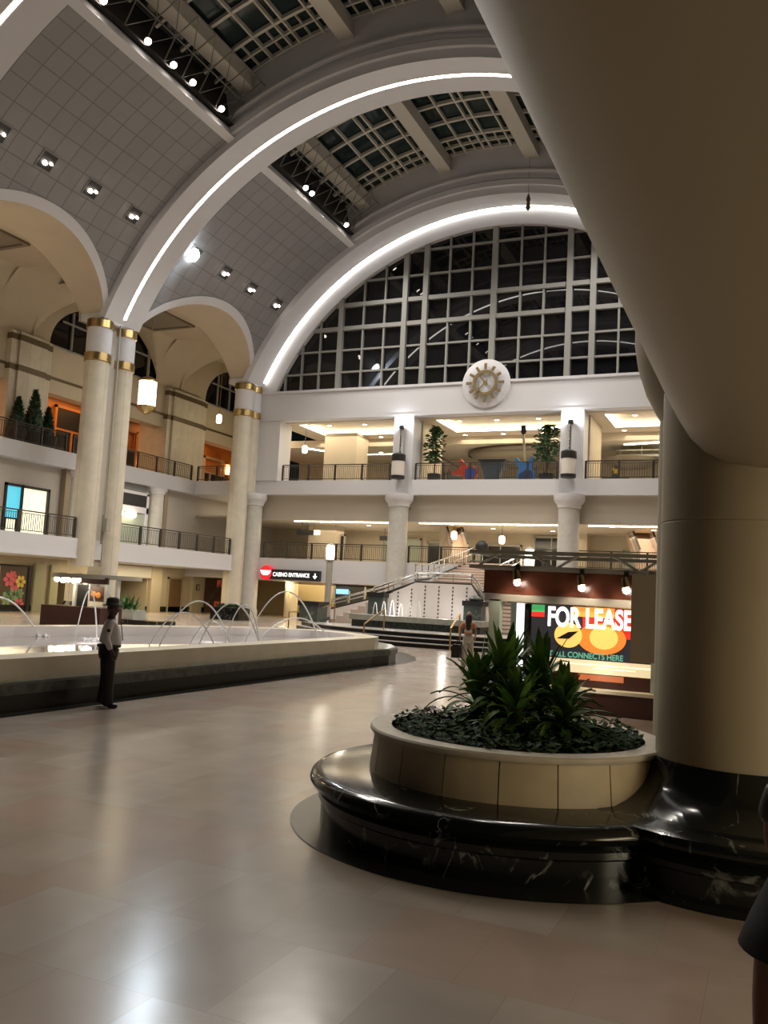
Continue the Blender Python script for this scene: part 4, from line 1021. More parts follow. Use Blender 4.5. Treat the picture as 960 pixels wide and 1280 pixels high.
# lamp posts with glowing cylinders
def lamp_post(x, y, label):
    t = thing('lamp_post', label, 'lamp post', (x, y, 0), 'lamp posts at the foot of the end wall')
    obj('base', M().lathe([(.3, 0), (.3, .3), (.2, .45)], (x, y, 0), 16), DARK, t, True)
    obj('pole', M().lathe([(.2, .4), (.2, 3.85), (.3, 3.9), (.3, 3.98)], (x, y, 0), 16), GREYM, t, True)
    obj('glass_shade', M().lathe([(.24, 3.98), (.26, 4.1), (.26, 4.7), (.2, 4.85)], (x, y, 0), 18), mat('post_lamp_glow', (1, .93, .78), emis=9), t, True)
    obj('cap', M().lathe([(.27, 4.85), (.15, 4.95), (.03, 5.0)], (x, y, 0), 18), GREYM, t, True)
    point('lamp_post_light', (x, y-.5, 4.4), 30, NEUT, .25)
lamp_post(-25.05, 48, 'lamp post with a glowing glass cylinder right of the casino sign')
lamp_post(-12.15, 46.8, 'lamp post whose glowing cylinder shows inside the kiosk truss')

# ---------------------------------------------------------------- black planter boxes and fern on the left
t = thing('black_planter', 'low black planter box in front of the second tall column', 'planter', (-29.7, 44.2, 0))
obj('box', M().box(-30.7, -28.7, 43.8, 45, 0, .7), BLACKM, t); obj('soil', M().box(-30.6, -28.8, 43.9, 44.9, .7, .74), SOIL, t)
m = M()
for k in range(60):
    x, y = random.uniform(-30.5, -28.9), random.uniform(43.95, 44.8); a = random.random()*6.28; m.add([(x, y, .72), (x+.1*cos(a), y+.1*sin(a), .9+random.random()*.1), (x+.2*cos(a+.4), y+.2*sin(a+.4), .85)], [(0, 1, 2)])
obj('foliage', m, LEAFD, t)
t = thing('potted_fern', 'bushy green fern in a white box planter beyond the fountain', 'plant', (-28.1, 33, 0))
obj('planter_box', M().box(-29.0, -27.2, 32.7, 33.6, .05, .65), mat('planter_white', (.55, .56, .52), .5), t)
obj('planter_plinth', M().box(-29.4, -25.6, 32.6, 33.8, 0, .22), BLACKM, t)
def fronds(m, c, n, L, w, seed=1, lift=.9):
    rnd = random.Random(seed)
    for k in range(n):
        a = rnd.random()*6.28; el = rnd.uniform(.3, 1.3); l = L*rnd.uniform(.6, 1.1); d = Vector((cos(a), sin(a), 0)); pr = None; s = Vector((-d.y, d.x, 0)); vs = []; K = 5
        for i in range(K+1):
            q = i/K; p = Vector(c)+d*(l*q*cos(el))+Vector((0, 0, l*(q*sin(el)*lift-.55*q*q*cos(el)*.9))); ww = w*sin(pi*min(1, q*.85+.12)); vs += [p-s*ww, p+s*ww]
        m.add(vs, [(2*i, 2*i+1, 2*i+3, 2*i+2) for i in range(K)])
m = M()
for k in range(5): fronds(m, (-28.7+k*.3, 33.1, .65), 26, 1.1, .035, k)
obj('fronds', m, mat('fern_green', (.05, .16, .04), .5), t)

# ---------------------------------------------------------------- round-topped kiosk beyond the fountain
t = thing('kiosk', 'maroon kiosk with a lamp-lit ring canopy beyond the fountain pool', 'kiosk', (-26.4, 28.5, 0))
obj('counter', M().box(-28.1, -24.9, 27.9, 29.2, 0, .85), MAROON, t)
obj('canopy_ring', M().lathe([(1.75, 2.02), (1.85, 2.02), (1.85, 2.2), (1.75, 2.2)], (-26.2, 29.0, 0), 40, capb=False, capt=False), GREYM, t, True)
cn = M()
for k in range(8): a = k*pi/4; cn.beam((-26.2, 29, 2.15), (-26.2+1.8*cos(a), 29+1.8*sin(a), 2.15), .08, .08)
obj('canopy_spokes', cn, GREYM, t)
obj('fascia', M().box(-26.1, -24.6, 27.85, 27.95, 1.82, 2.08), MAROON, t)
obj('canopy_box', M().box(-27.4, -26.4, 28.6, 29.4, 2.2, 2.55), TANP, t)
for a in ((-27.0, -26.85, .85, 2.1), (-25.3, -25.15, .85, 2.1), (-24.75, -24.6, 0, 2.0), (-26.15, -26.08, .85, 1.8)): obj('frame_post', M().box(a[0], a[1], 28.5, 28.65, a[2], a[3]), mat('kiosk_frame_white', (.62, .64, .60), .4), t)
obj('display_case', M().box(-26.8, -26.2, 28.55, 28.65, .85, 1.75), BLACK, t)
obj('poster', M().box(-26.05, -25.3, 28.5, 28.56, 1.1, 1.7), mat('poster_dark2', (.12, .05, .03), .4), t)
pf = M()
for a, b in ((-25.85, 1.4), (-25.6, 1.36)): pf.ball((a, 28.5, b), .12, 8)
obj('poster_fruit', pf, mat('print_orange', (.8, .28, .06), .5, emis=.6), t)
obj('menu_board', M().box(-26.05, -25.3, 28.48, 28.55, .88, 1.08), mat('menu_cream', (.7, .62, .42), .5, emis=.3), t)
for k, x in enumerate((-27.35, -27.1, -26.75, -26.5, -26.1, -25.9)):
    obj('lamp', M().ball((x, 27.9+.1*(k % 2), 1.95-.04*(k % 2)), .12, 8), LAMPW, t)
point('kiosk_light', (-26.6, 27.6, 1.75), 25, NEUT, .15)

# ---------------------------------------------------------------- FOR LEASE kiosk
KY = 17.0
t = thing('lease_kiosk', 'retail kiosk with a FOR LEASE poster, mahogany header and steel truss top', 'kiosk', (-3.8, KY, 0))
tr = M()
for y in (KY, KY+1.8):
    for z in (2.70, 3.0): tr.beam((-5.65, y, z), (-1.3, y, z), .09, .075)
    for k in range(3 if y == KY else 0):
        x = -5.5+k*1.6; tr.tube([(x, y, 2.70), (x+.5, y, 3.0)], .028, 6); tr.tube([(x+1.1, y, 3.0), (x+1.6, y, 2.70)], .028, 6)
for x in (-5.6, -1.4):
    for z in (2.70, 3.0): tr.beam((x, KY, z), (x, KY+1.8, z), .07, .07)
obj('truss', tr, GREYM, t)
obj('header_board', M().box(-5.35, -1.8, KY+.05, KY+.15, 2.17, 2.64), MAHOG, t)
obj('header_beam', M().box(-5.3, -1.75, KY, KY+.2, 2.02, 2.16), GREYM, t)
GRN = mat('pale_green_frame', (.40, .46, .38), .35)
for a in ((-5.2, -4.98, KY, KY+.2, 2.05), (-2.05, -1.85, KY, KY+.2, 2.05), (-5.2, -5.0, KY+1.6, KY+1.8, 2.7), (-2.0, -1.85, KY+1.6, KY+1.8, 2.7)): obj('frame_post', M().box(*a[:4], 0, a[4]), GRN, t)
obj('lit_column', M().box(-4.72, -4.5, KY+.3, KY+.45, 0, 2.0), mat('lit_white_panel', (.9, 1, .95), emis=1.3), t)
obj('side_glass', M().box(-4.5, -4.42, KY+.1, KY+.5, .5, 2.0), SHOPG, t)
px0, px1, pz0, pz1 = -4.36, -2.0, .98, 2.0
ps = obj('poster', M().box(px0, px1, KY+.12, KY+.16, pz0, pz1), mat('poster_charcoal', (.03, .03, .035), .3, emis=.6), t)
def disc(cx, cz, rx, rz, y): 
    m = M(); n = 28; m.add([(cx, y, cz)]+[(cx+rx*cos(2*pi*k/n), y, cz+rz*sin(2*pi*k/n)) for k in range(n)], [(0, 1+k, 1+(k+1) % n) for k in range(n)]); return m
# printed areas of the poster
def glow(name, c, e): return mat(name, c, .4, emis=e)
obj('red_print', M().box(-3.35, px1, KY+.112, KY+.118, 1.42, 1.98), glow('poster_red', (.62, .03, .02), .9), ps)
obj('orange_print', M().box(-3.55, -2.75, KY+.106, KY+.111, 1.8, 1.99), glow('poster_orange', (.9, .30, .05), 1.1), ps)
obj('green_print', M().box(px0, -4.1, KY+.106, KY+.111, 1.85, 1.99), glow('poster_green', (.08, .5, .15), .7), ps)
obj('red_print', M().box(px0, -4.1, KY+.106, KY+.111, 1.75, 1.85), glow('poster_red', (.62, .03, .02), .9), ps)
obj('fruit_print', disc(-3.62, 1.43, .27, .24, KY+.10), glow('poster_amber', (1, .50, .12), 1.1), ps)
obj('fruit_print', disc(-2.98, 1.40, .46, .30, KY+.103), glow('poster_orange2', (.9, .20, .03), 1.0), ps)
obj('fruit_print', disc(-2.94, 1.42, .27, .22, KY+.098), glow('poster_amber', (1, .5, .12), 1.1), ps)
lp = M(); lp.add([(-3.85, KY+.09, 1.35), (-3.6, KY+.09, 1.36), (-3.42, KY+.09, 1.52), (-3.62, KY+.09, 1.49)], [(0, 1, 2, 3)]); obj('leaf_print', lp, BLACK, ps)
obj('teal_print', disc(-2.22, 1.38, .15, .12, KY+.095), glow('poster_teal', (.02, .10, .09), .6), ps)
obj('logo_print', M().box(-2.28, -2.14, KY+.09, KY+.094, 1.14, 1.26), glow('poster_white', (.9, .9, .85), 1.0), ps)
PW = glow('poster_letter_white', (1, .97, .9), 1.6)
text('poster_heading', 'FOR LEASE', (-4.04, KY+.085, 1.60), .52, PW, ps, sx=.655, bold=.016, ext=.002)
text('poster_subheading', 'IT ALL CONNECTS HERE', (-4.02, KY+.085, 1.01), .15, glow('poster_mint', (.12, .40, .28), .8), ps, sx=.88, bold=.003, ext=.002)
obj('caption_strip', M().box(px0, -1.72, KY+.08, KY+.14, .73, .98), glow('caption_cream', (.80, .68, .42), .75), t)
cm_ = M()
for k in range(26): cm_.box(-3.7+k*.065, -3.65+k*.065, KY+.072, KY+.079, .885, .905)
for k in range(12): cm_.box(-3.1+k*.065, -3.05+k*.065, KY+.072, KY+.079, .83, .845)
obj('caption_marks', cm_, glow('caption_pale', (1, .95, .75), 1.1), t)
obj('lower_print', M().box(-3.4, -2.55, KY+.10, KY+.12, .60, .71), glow('lower_orange', (.5, .14, .05), .6), t)
obj('lower_board', M().box(px0, -1.85, KY+.14, KY+.2, .42, .73), MAROON, t)
obj('counter_top', M().box(-4.4, -1.8, KY-.25, KY+.2, .40, .46), mat('lit_counter_cream', (.85, .78, .6), .35), t)
obj('counter_front', M().box(-4.5, -1.6, KY-.2, KY+.1, 0, .40), MAROON, t)
obj('end_panel', M().box(-2.35, -1.78, KY-.55, KY-.45, 1.05, 2.62), TANP, t)
obj('panel_bracket', M().box(-2.2, -2.1, KY-.5, KY, 2.55, 2.72).box(-1.95, -1.88, KY-.5, KY, 2.55, 2.72), GREYM, t)
def spot(x, z, label):
    s = thing('spotlight', label, 'spotlight', (x, KY-.15, z), 'spotlights clamped to the lease kiosk truss')
    obj('clamp', M().box(x-.04, x+.04, KY-.12, KY-.02, z+.16, z+.34), DARK, s)
    obj('housing', M().tube([(x-.03, KY-.12, z+.22), (x+.02, KY-.16, z+.02)], [.06, .09], 12), BRASS, s, True)
    obj('lamp', M().ball((x+.02, KY-.17, z-.02), .07, 8), LAMPF, s)
    d = bpy.data.lights.new('spotlight_light', 'SPOT'); d.energy = 30; d.color = (1, .8, .6); d.spot_size = radians(120); d.spot_blend = .6; d.shadow_soft_size = .05
    o = bpy.data.objects.new('spotlight_light', d); COL.objects.link(o); o.location = (x+.03, KY-.28, z-.0); o.rotation_euler = Vector((.0, .5, -.9)).to_track_quat('-Z', 'Y').to_euler()
spot(-4.62, 2.42, 'spotlight over the pale green post of the lease kiosk'); spot(-3.35, 2.37, 'spotlight over the word LEASE on the kiosk'); spot(-2.62+.1, 2.36, 'spotlight half hidden by the blank panel of the lease kiosk')
point('lease_counter_light', (-3.0, KY-.5, .75), 6, NEUT, .1)

# ---------------------------------------------------------------- near planter and near column on the right
PC = (-2.16, 8.04)
t = thing('round_planter', 'round limestone planter with strap-leaved plants on a black marble bench', 'planter', (PC[0], PC[1], 0))
obj('floor_border', M().lathe([(2.03, .001), (2.03, .005)], (*PC, 0), 96), INLAY, t)
A0, A1 = 0, 2*pi
benchp = [(1.76, .005), (1.76, .20), (1.79, .22), (1.79, .27), (1.76, .29), (1.78, .31), (1.85, .335), (1.875, .38), (1.86, .42), (1.82, .45), (1.77, .462), (1.30, .47)]
obj('marble_bench', M().lathe(benchp, (*PC, 0), 96), BLACKM, t, True)
n = 18
for k in range(n):
    a0 = 2*pi*k/n+.004; a1 = 2*pi*(k+1)/n-.004
    m = M(); vs = []; fs = []; q = 6
    for i in range(q+1):
        a = a0+(a1-a0)*i/q
        for r, z in ((1.14, .47), (1.335, .47), (1.30, .80), (1.14, .80)): vs.append((PC[0]+r*cos(a), PC[1]+r*sin(a), z))
    for i in range(q):
        for j in range(4): fs.append((4*i+j, 4*i+4+j, 4*i+4+(j+1) % 4, 4*i+(j+1) % 4))
    fs += [(0, 1, 2, 3), (4*q+3, 4*q+2, 4*q+1, 4*q)]
    m.add(vs, fs); obj('limestone_slab', m, LIME, t, True)
obj('planter_rim', M().lathe([(1.15, .80), (1.33, .80), (1.345, .82), (1.345, .84), (1.33, .855), (1.15, .855)], (*PC, 0), 96, capb=False, capt=False), LIMEC, t, True)
obj('soil', M().lathe([(1.16, .70), (1.16, .80)], (*PC, 0), 48), SOIL, t)

# bedding leaves and strap-leaved dracaenas
def strap_plant(loc, label, n=48, L=.85, w=.028, seed=1, hgt=.35, group='strap-leaved plants in the round planter'):
    t = thing('dracaena_plant', label, 'plant', loc, group); rnd = random.Random(seed); x, y, z = loc
    obj('stem', M().tube([(x, y, z-.04), (x+.02, y, z+hgt)], [.035, .025], 8), BARK, t)
    m = M()
    for k in range(n):
        a = rnd.random()*6.28; q0 = rnd.random(); b = Vector((x, y, z+hgt*(.10+.90*q0))); el = .15+1.25*q0**1.2+rnd.uniform(-.15, .15)
        l = L*rnd.uniform(.7, 1.1)*(1.0-.25*q0); d = Vector((cos(a), sin(a), 0)); s = Vector((-d.y, d.x, 0)); K = 7; vs = []
        drop = rnd.uniform(.35, .9)*(1-.55*q0)
        for i in range(K+1):
            q = i/K; p = b+d*(l*q*cos(el)*(1-.12*q))+Vector((0, 0, l*q*sin(el)-drop*l*q*q)); ww = w*(sin(pi*min(1, .18+q*.82))**.75)*(1+.1*rnd.random())
            if i == K: ww = .002
            if p.z < .83: p.z = .83+rnd.random()*.02
            vs += [p-s*ww+Vector((0, 0, .012)), p, p+s*ww+Vector((0, 0, .012))]
        m.add(vs, [(3*i+j, 3*i+1+j, 3*i+4+j, 3*i+3+j) for i in range(K) for j in (0, 1)])
    obj('leaves', m, LEAFM, t, True)
strap_plant((-2.32, 8.15, .80), 'tallest strap-leaved plant at the middle of the round planter', 105, .86, .040, 3, .55)
strap_plant((-2.02, 8.38, .80), 'strap-leaved plant just behind the tallest one, towards the lease poster', 95, .86, .040, 5, .5)
strap_plant((-2.62, 8.28, .80), 'strap-leaved plant leaning towards the fountain side of the planter', 95, .84, .038, 7, .42)
strap_plant((-2.1, 7.85, .80), 'low strap-leaved plant drooping over the bedding at the front of the planter', 85, .74, .036, 9, .30)
strap_plant((-1.72, 8.0, .80), 'low arching strap-leaved plant beside the near column', 85, .78, .034, 11, .32)
rnd = random.Random(4); m = M(); mr = M()
for k in range(3200):
    a = rnd.random()*6.28; r = 1.12*sqrt(rnd.random()); x, y = PC[0]+r*cos(a), PC[1]+r*sin(a); z = .82+rnd.random()*.11
    b = rnd.random()*6.28; tl = rnd.uniform(-.5, .6); l = rnd.uniform(.026, .052); d = Vector((cos(b), sin(b), tl)).normalized(); s = Vector((-sin(b), cos(b), rnd.uniform(-.4, .4))).normalized()*l*.55; c = Vector((x, y, z))
    (mr if (x+2.95)**2+(y-8.25)**2 < .05 and rnd.random() < .7 else m).add([c, c+d*l+s, c+d*l*2, c+d*l-s], [(0, 1, 2, 3)])
tagp(obj('bedding_leaves', m, LEAFD, origin=(PC[0], PC[1], .8)), 'low dark green bedding leaves carpeting the round planter', 'groundcover', None, 'stuff')
m2 = M(); rnd = random.Random(8)
m2.v, m2.f = mr.v, mr.f
for k in range(26):
    a = rnd.random()*6.28; c = Vector((-2.98, 8.2, .84)); d = Vector((cos(a), sin(a), rnd.uniform(.3, 1.2))).normalized(); s = Vector((-sin(a), cos(a), 0))*.03; l = rnd.uniform(.1, .2)
    m2.add([c, c+d*l*.5+s, c+d*l, c+d*l*.5-s], [(0, 1, 2, 3)])
tagp(obj('red_leaf_plant', m2, REDLEAF, origin=(-2.98, 8.2, .84)), 'small dark red leafy plant at the edge of the round planter', 'plant')

# near column with black marble plinth
CC = (-.24, 7.9)
t = thing('near_column', 'tan round column on a black marble plinth beside the round planter', None, (*CC, 0), kind='structure')
obj('shaft', M().lathe([(.655, .84), (.65, 2.76), (.645, 2.765), (.645, 2.775), (.65, 2.78), (.65, 3.9)], (*CC, 0), 64), TANP, t, True)
colp = [(1.36, 0), (1.36, .05), (1.30, .07), (1.30, .22), (1.33, .24), (1.33, .28), (1.28, .30), (1.26, .33), (1.30, .35), (1.345, .38), (1.35, .42), (1.33, .455), (1.27, .475), (1.12, .48), (1.06, .50), (.99, .52), (.90, .56), (.80, .62), (.73, .70), (.69, .80), (.67, .84), (.6, .845)]
obj('marble_plinth', M().lathe(colp, (*CC, 0), 96), BLACKM, t, True)
obj('rear_shaft', M().lathe([(.64, 0), (.64, 3.9)], (-.42, 9.1, 0), 48), TANP, t, True)
obj('rear_capital', M().lathe([(.62, 3.9), (.68, 4.0), (.78, 4.2), (.86, 4.45), (.9, 4.7), (.9, 5.2)], (-.42, 9.1, 0), 48), TANP, t, True)
# low ceiling of the walkway above the camera
prof = [(-.8, 3.76)] + [(-.8+.5*(1-cos(a)) , 3.76-.57*sin(a)**.8) for a in [pi/2*k/16 for k in range(1, 17)]]
prof = [(-.8, 3.76), (-.72, 3.60), (-.62, 3.43), (-.50, 3.30), (-.34, 3.21), (-.1, 3.17), (.4, 3.15), (8, 3.15), (8, 4.4), (-.8, 4.4)]
struct('ceiling_walkway', M().yprism(prof, -4, 8.6), mat('walkway_ceiling', (.40, .345, .24), .6), smooth=True)
struct('wall_right', M().box(8, 8.4, -4, 68, 0, 16), TANW)
struct('wall_right_upper', M().box(.0, 8, 8.6, 8.8, 3.2, 16), TANW)
# ---------------------------------------------------------------- things on the upper gallery
def bushy_tree(loc, label, h=3.0, r=.8, seed=1, potm=BLACK, lm=LEAFD, trunk=True):
    t = thing('potted_tree', label, 'potted tree', loc, None); x, y, z = loc; rnd = random.Random(seed)
    obj('pot', M().lathe([(.32, 0), (.42, .1), (.46, .55), (.42, .58)], loc, 20), potm, t, True)
    obj('trunk', M().tube([(x, y, z+.5), (x+.05, y, z+h*.6), (x-.05, y, z+h*.85)], [.06, .045, .02], 7), BARK, t)
    m = M()
    for k in range(420):
        a = rnd.random()*6.28; q = rnd.random(); zz = z+h*(.38+.62*q); rr = r*sqrt(rnd.random())*(sin(pi*(.15+.8*q)))
        c = Vector((x+rr*cos(a), y+rr*sin(a), zz)); b = rnd.random()*6.28; l = rnd.uniform(.13, .27); d = Vector((cos(b), sin(b), rnd.uniform(-.6, .6))).normalized(); s = d.cross(Vector((rnd.random(), rnd.random(), 1))).normalized()*l*.45
        m.add([c, c+d*l+s, c+d*2*l, c+d*l-s], [(0, 1, 2, 3)])
    obj('foliage', m, lm, t)
LEAFG = mat('ficus_green', (.035, .10, .03), .5, noise=.4, nscale=4)
bushy_tree((-20.3, 52.9, 9.42), 'leafy fig tree in a black pot right of the first square pier', 3.7, .62, 2, lm=LEAFG)
bushy_tree((-12.9, 53.0, 9.42), 'leafy fig tree in a black pot left of the second square pier', 3.6, .85, 3, lm=LEAFG)
# conifers in a dark tub, left gallery
for k, (y, h, r, lb) in enumerate(((37.4, 3.4, .75, 'tallest potted conifer behind the upper railing by the photo edge'), (36.2, 2.7, .6, 'potted conifer left of the tallest one behind the upper railing'), (38.5, 2.6, .5, 'slim potted conifer right of the tallest one behind the upper railing'))):
    t = thing('potted_conifer', lb, 'potted tree', (-39.5, y, 9.42), 'conifers in black pots'); rnd = random.Random(k+20)
    obj('pot', M().lathe([(.4, 9.42), (.55, 9.9), (.6, 10.3), (.55, 10.32)], (-39.5, y, 0), 20), BLACK, t, True)
    m = M()
    for i in range(500):
        q = rnd.random(); rr = r*(1-q)**.8*(.6+.4*rnd.random()); a = rnd.random()*6.28; c = Vector((-39.5+rr*cos(a), y+rr*sin(a), 10.25+(h-.85)*q)); d = Vector((cos(a), sin(a), .9)).normalized()*.2; s = Vector((-sin(a), cos(a), 0))*.07
        m.add([c-d*.5, c+s, c+d, c-s], [(0, 1, 2, 3)])
    m.lathe([(r*.85, 10.3), (r*.6, 10.3+(h-.9)*.4), (.04, 10.2+(h-.9))], (-39.5, y, 0), 12)
    obj('foliage', m, LEAFB, t)

def guitar(loc, label, bodym, body2, neckm, ang, tilt, scale=1.0):
    """large upright guitar sculpture; ang = lean of the neck in the X-Z plane"""
    t = thing('guitar_sculpture', label, 'sculpture', loc, 'giant guitar sculptures on the upper gallery')
    x, y, z = loc
    def tf(p): # local: neck along +v
        u, v, d = p; c, s = cos(ang), sin(ang); return (x+(u*c+v*s)*scale, y+d*scale, z+(.72 - u*s+v*c)*scale)
    def body(pts, th, yy=0):
        m = M(); n = len(pts); vs = [tf((u, v, yy-th)) for u, v in pts]+[tf((u, v, yy+th)) for u, v in pts]
        m.add(vs, [tuple(range(n)), tuple(range(2*n-1, n-1, -1))]+[(i, n+i, n+(i+1) % n, (i+1) % n) for i in range(n)]); return m
    b = [(-.25, .55), (-.5, .85), (-.62, .7), (-.48, .35), (-.36, .1), (-.55, -.25), (-.5, -.6), (-.2, -.78), (.2, -.78), (.5, -.6), (.55, -.25), (.38, .1), (.45, .4), (.55, .7), (.42, .8), (.2, .5)]
    gb = obj('guitar_body', body(b, .12), bodym, t)
    obj('painted_panel', body([(-.4, -.2), (-.42, -.5), (-.15, -.68), (.2, -.68), (.42, -.5), (.4, -.1), (.1, .05)], .02, -.14), body2, gb)
    nk = obj('neck', body([(-.07, .5), (.07, .5), (.055, 2.2), (-.055, 2.2)], .05), neckm, t)
    obj('headstock', body([(-.06, 2.2), (.06, 2.2), (.2, 2.35), (.16, 2.75), (-.1, 2.75), (-.13, 2.35)], .05), DARK, nk)
    obj('stand', M().box(x-.35, x+.35, y-.3, y+.3, z, z+.08).box(x-.05, x+.05, y-.1, y+.1, z, z+.5), BLACK, t)
guitar((-18.1, 52.9, 9.42), 'giant guitar sculpture with a red and blue body, neck leaning towards the fig tree', mat('guitar_red', (.42, .05, .02), .35), mat('guitar_blue', (.03, .07, .28), .35), BARK, radians(-62), 0, 1.0)
guitar((-14.2, 53.0, 9.42), 'giant guitar sculpture with a bright blue body and upright pale neck', mat('guitar_bright_blue', (.04, .17, .42), .4), mat('guitar_navy', (.03, .05, .12), .4), mat('neck_pale', (.5, .4, .25), .5), radians(-6), 0, 1.05)
t = thing('information_stand', 'dark tapered display stand between the two guitar sculptures', 'display stand', (-16.4, 53.0, 9.42))
m = M(); m.add([(-16.75, 52.8, 9.42), (-16.05, 52.8, 9.42), (-16.05, 53.3, 9.42), (-16.75, 53.3, 9.42), (-17.1, 52.6, 10.75), (-15.5, 52.6, 10.75), (-15.5, 53.4, 10.75), (-17.1, 53.4, 10.75)], [(3, 2, 1, 0), (4, 5, 6, 7), (0, 1, 5, 4), (1, 2, 6, 5), (2, 3, 7, 6), (3, 0, 4, 7)])
obj('tapered_body', m, mat('stand_slate', (.06, .08, .09), .35), t); obj('top_shelf', M().box(-17.2, -15.4, 52.5, 53.5, 10.75, 10.85), BLACK, t)

# ---------------------------------------------------------------- people
SKIND = mat('dark_brown_skin', (.065, .03, .018), .5); SKINM = mat('tan_skin', (.36, .19, .12), .5); SKINB = mat('brown_skin', (.155, .068, .040), .5)
def skin(name, nodes, edges, material, parent, root=0, sub=2):
    """one continuous surface grown around a jointed skeleton; nodes = [(x, y, z, r)]"""
    base = Vector(parent['_at']); me = bpy.data.meshes.new(name)
    me.from_pydata([tuple(Vector(p[:3])) for p in nodes], edges, [])
    me.materials.append(material)
    o = bpy.data.objects.new(name, me); COL.objects.link(o); o.parent = parent
    md = o.modifiers.new('skin', 'SKIN'); md.use_smooth_shade = True; md.branch_smoothing = .6
    sv = me.skin_vertices[0].data
    for i, p in enumerate(nodes):
        r = p[3]; sv[i].radius = (r, r) if not isinstance(r, tuple) else r
        sv[i].use_root = (i == root)
    s = o.modifiers.new('sub', 'SUBSURF'); s.levels = sub; s.render_levels = sub
    return o
def chain(nodes, idx, pts):
    """append pts to nodes as a chain from node idx; returns edges and last index"""
    e = []; prev = idx
    for p in pts: nodes.append(p); e.append((prev, len(nodes)-1)); prev = len(nodes)-1
    return e, prev
def hand(nodes, idx, wrist, d, palm_n, thumb_dir, s=1.0, curl=.5):
    """palm plus five curled fingers grown from wrist node idx"""
    d = Vector(d).normalized(); n = Vector(palm_n).normalized(); sd = d.cross(n).normalized()*(1 if thumb_dir > 0 else -1); w = Vector(wrist); E = []
    e, pidx = chain(nodes, idx, [(*(w+d*.045*s), .026*s)]); E += e
    for k, (o, L) in enumerate(((.030, .068), (.011, .078), (-.010, .072), (-.030, .056))):
        b = w+d*.085*s+sd*o*s; p1 = b+d*L*.45*s; p2 = p1+(d*cos(curl)+n*sin(curl))*L*.35*s; p3 = p2+(d*cos(curl*2)+n*sin(curl*2))*L*.28*s
        e, _ = chain(nodes, pidx, [(*b, .011*s), (*p1, .0095*s), (*p2, .0085*s), (*p3, .007*s)]); E += e
    b = w+d*.035*s+sd*.035*s; e, _ = chain(nodes, pidx, [(*b, .012*s), (*(b+(d*.8+sd*.5+n*.3).normalized()*.035*s), .010*s), (*(b+(d*.95+sd*.3+n*.5).normalized()*.06*s), .008*s)]); E += e
    return E
def head_mesh(m, c, s=1.0, face=1):
    """egg-shaped head with brow, nose, chin facing +Y"""
    n, k = 24, 18; vs = []
    for i in range(k+1):
        ph = pi*i/k; z = -cos(ph)
        for j in range(n):
            a = 2*pi*j/n; x, y = sin(ph)*cos(a), sin(ph)*sin(a)
            wx = .075*(1-.18*max(0, -z)); wy = .095*(1-.05*max(0, -z))
            px, py, pz = x*wx, y*wy, z*.118
            if y > 0:
                if abs(x) < .22 and -.35 < z < .12: py += .022*(1-abs(x)/.22)*(1-abs(z+.15)/.3 if abs(z+.15) < .3 else 0)   # nose
                if .05 < z < .25 and .15 < abs(x) < .6: py -= .008                                                        # eye sockets
                if z < -.65: py += .012*(1-abs(x))
            vs.append((c[0]+px*s, c[1]+py*s, c[2]+pz*s))
    fs = [(i*n+j, i*n+(j+1) % n, (i+1)*n+(j+1) % n, (i+1)*n+j) for i in range(k) for j in range(n)]
    m.add(vs, fs); return m
def pmesh(name, m, material, parent, smooth=True):
    """mesh in the person's own local coordinates"""
    me = bpy.data.meshes.new(name); me.from_pydata([tuple(p) for p in m.v], [], m.f); me.materials.append(material)
    for p in me.polygons: p.use_smooth = smooth
    o = bpy.data.objects.new(name, me); COL.objects.link(o); o.parent = parent; return o
def person(loc, rot, label, height=1.75, skinm=SKIND, arms=None, legs=None, bulk=1.0, female=False):
    t = thing('person', label, 'person', loc); t.rotation_euler = (0, 0, rot); t.scale = (height/1.75,)*3; B = bulk
    N = [(0, 0, .95, .135*B), (0, .015*B, 1.08, .125*B), (0, .01, 1.24, .135*B), (0, -.005, 1.38, .12), (0, 0, 1.46, .07), (0, .012, 1.52, .062)]
    E = [(0, 1), (1, 2), (2, 3), (3, 4), (4, 5)]
    e, _ = chain(N, 5, [(0, .02, 1.585, .07), (0, .02, 1.64, .08), (0, .012, 1.69, .06)]); E += e
    legs = legs or {s: [(.095*s, 0, .88, .098), (.10*s, .01, .50, .062), (.10*s, -.015, .10, .042), (.105*s, .03, .04, .036), (.115*s, .13, .03, .032)] for s in (-1, 1)}
    arms = arms or {s: [(.17*s, 0, 1.41, .062), (.23*s, -.02, 1.13, .042), (.24*s, .08, .90, .028)] for s in (-1, 1)}
    for s in (-1, 1):
        e, _ = chain(N, 0, legs[s]); E += e
        e, last = chain(N, 3, arms[s]); E += e
        d = (Vector(arms[s][2][:3])-Vector(arms[s][1][:3])); E += hand(N, last, arms[s][2][:3], d, (-s, .2, 0), 1 if s > 0 else -1)
    skin('body', N, E, skinm, t)
    h = M(); head_mesh(h, (0, .02, 1.62), 1.04); 
    pmesh('head', h, skinm, t)
    fm = M()
    for s in (-1, 1): fm.ball((.03*s, .108, 1.637), .011, 8)
    pmesh('eyes', fm, mat('eye_white', (.5, .48, .45), .3), t)
    pmesh('mouth', M().box(-.025, .025, .112, .119, 1.558, 1.566), mat('lip_dark', (.10, .03, .025), .5), t)
    em = M()
    for s in (-1, 1): em.ball((.078*s, .01, 1.615), .022, 8, 1.4)
    pmesh('ears', em, skinm, t)
    return t, legs, arms
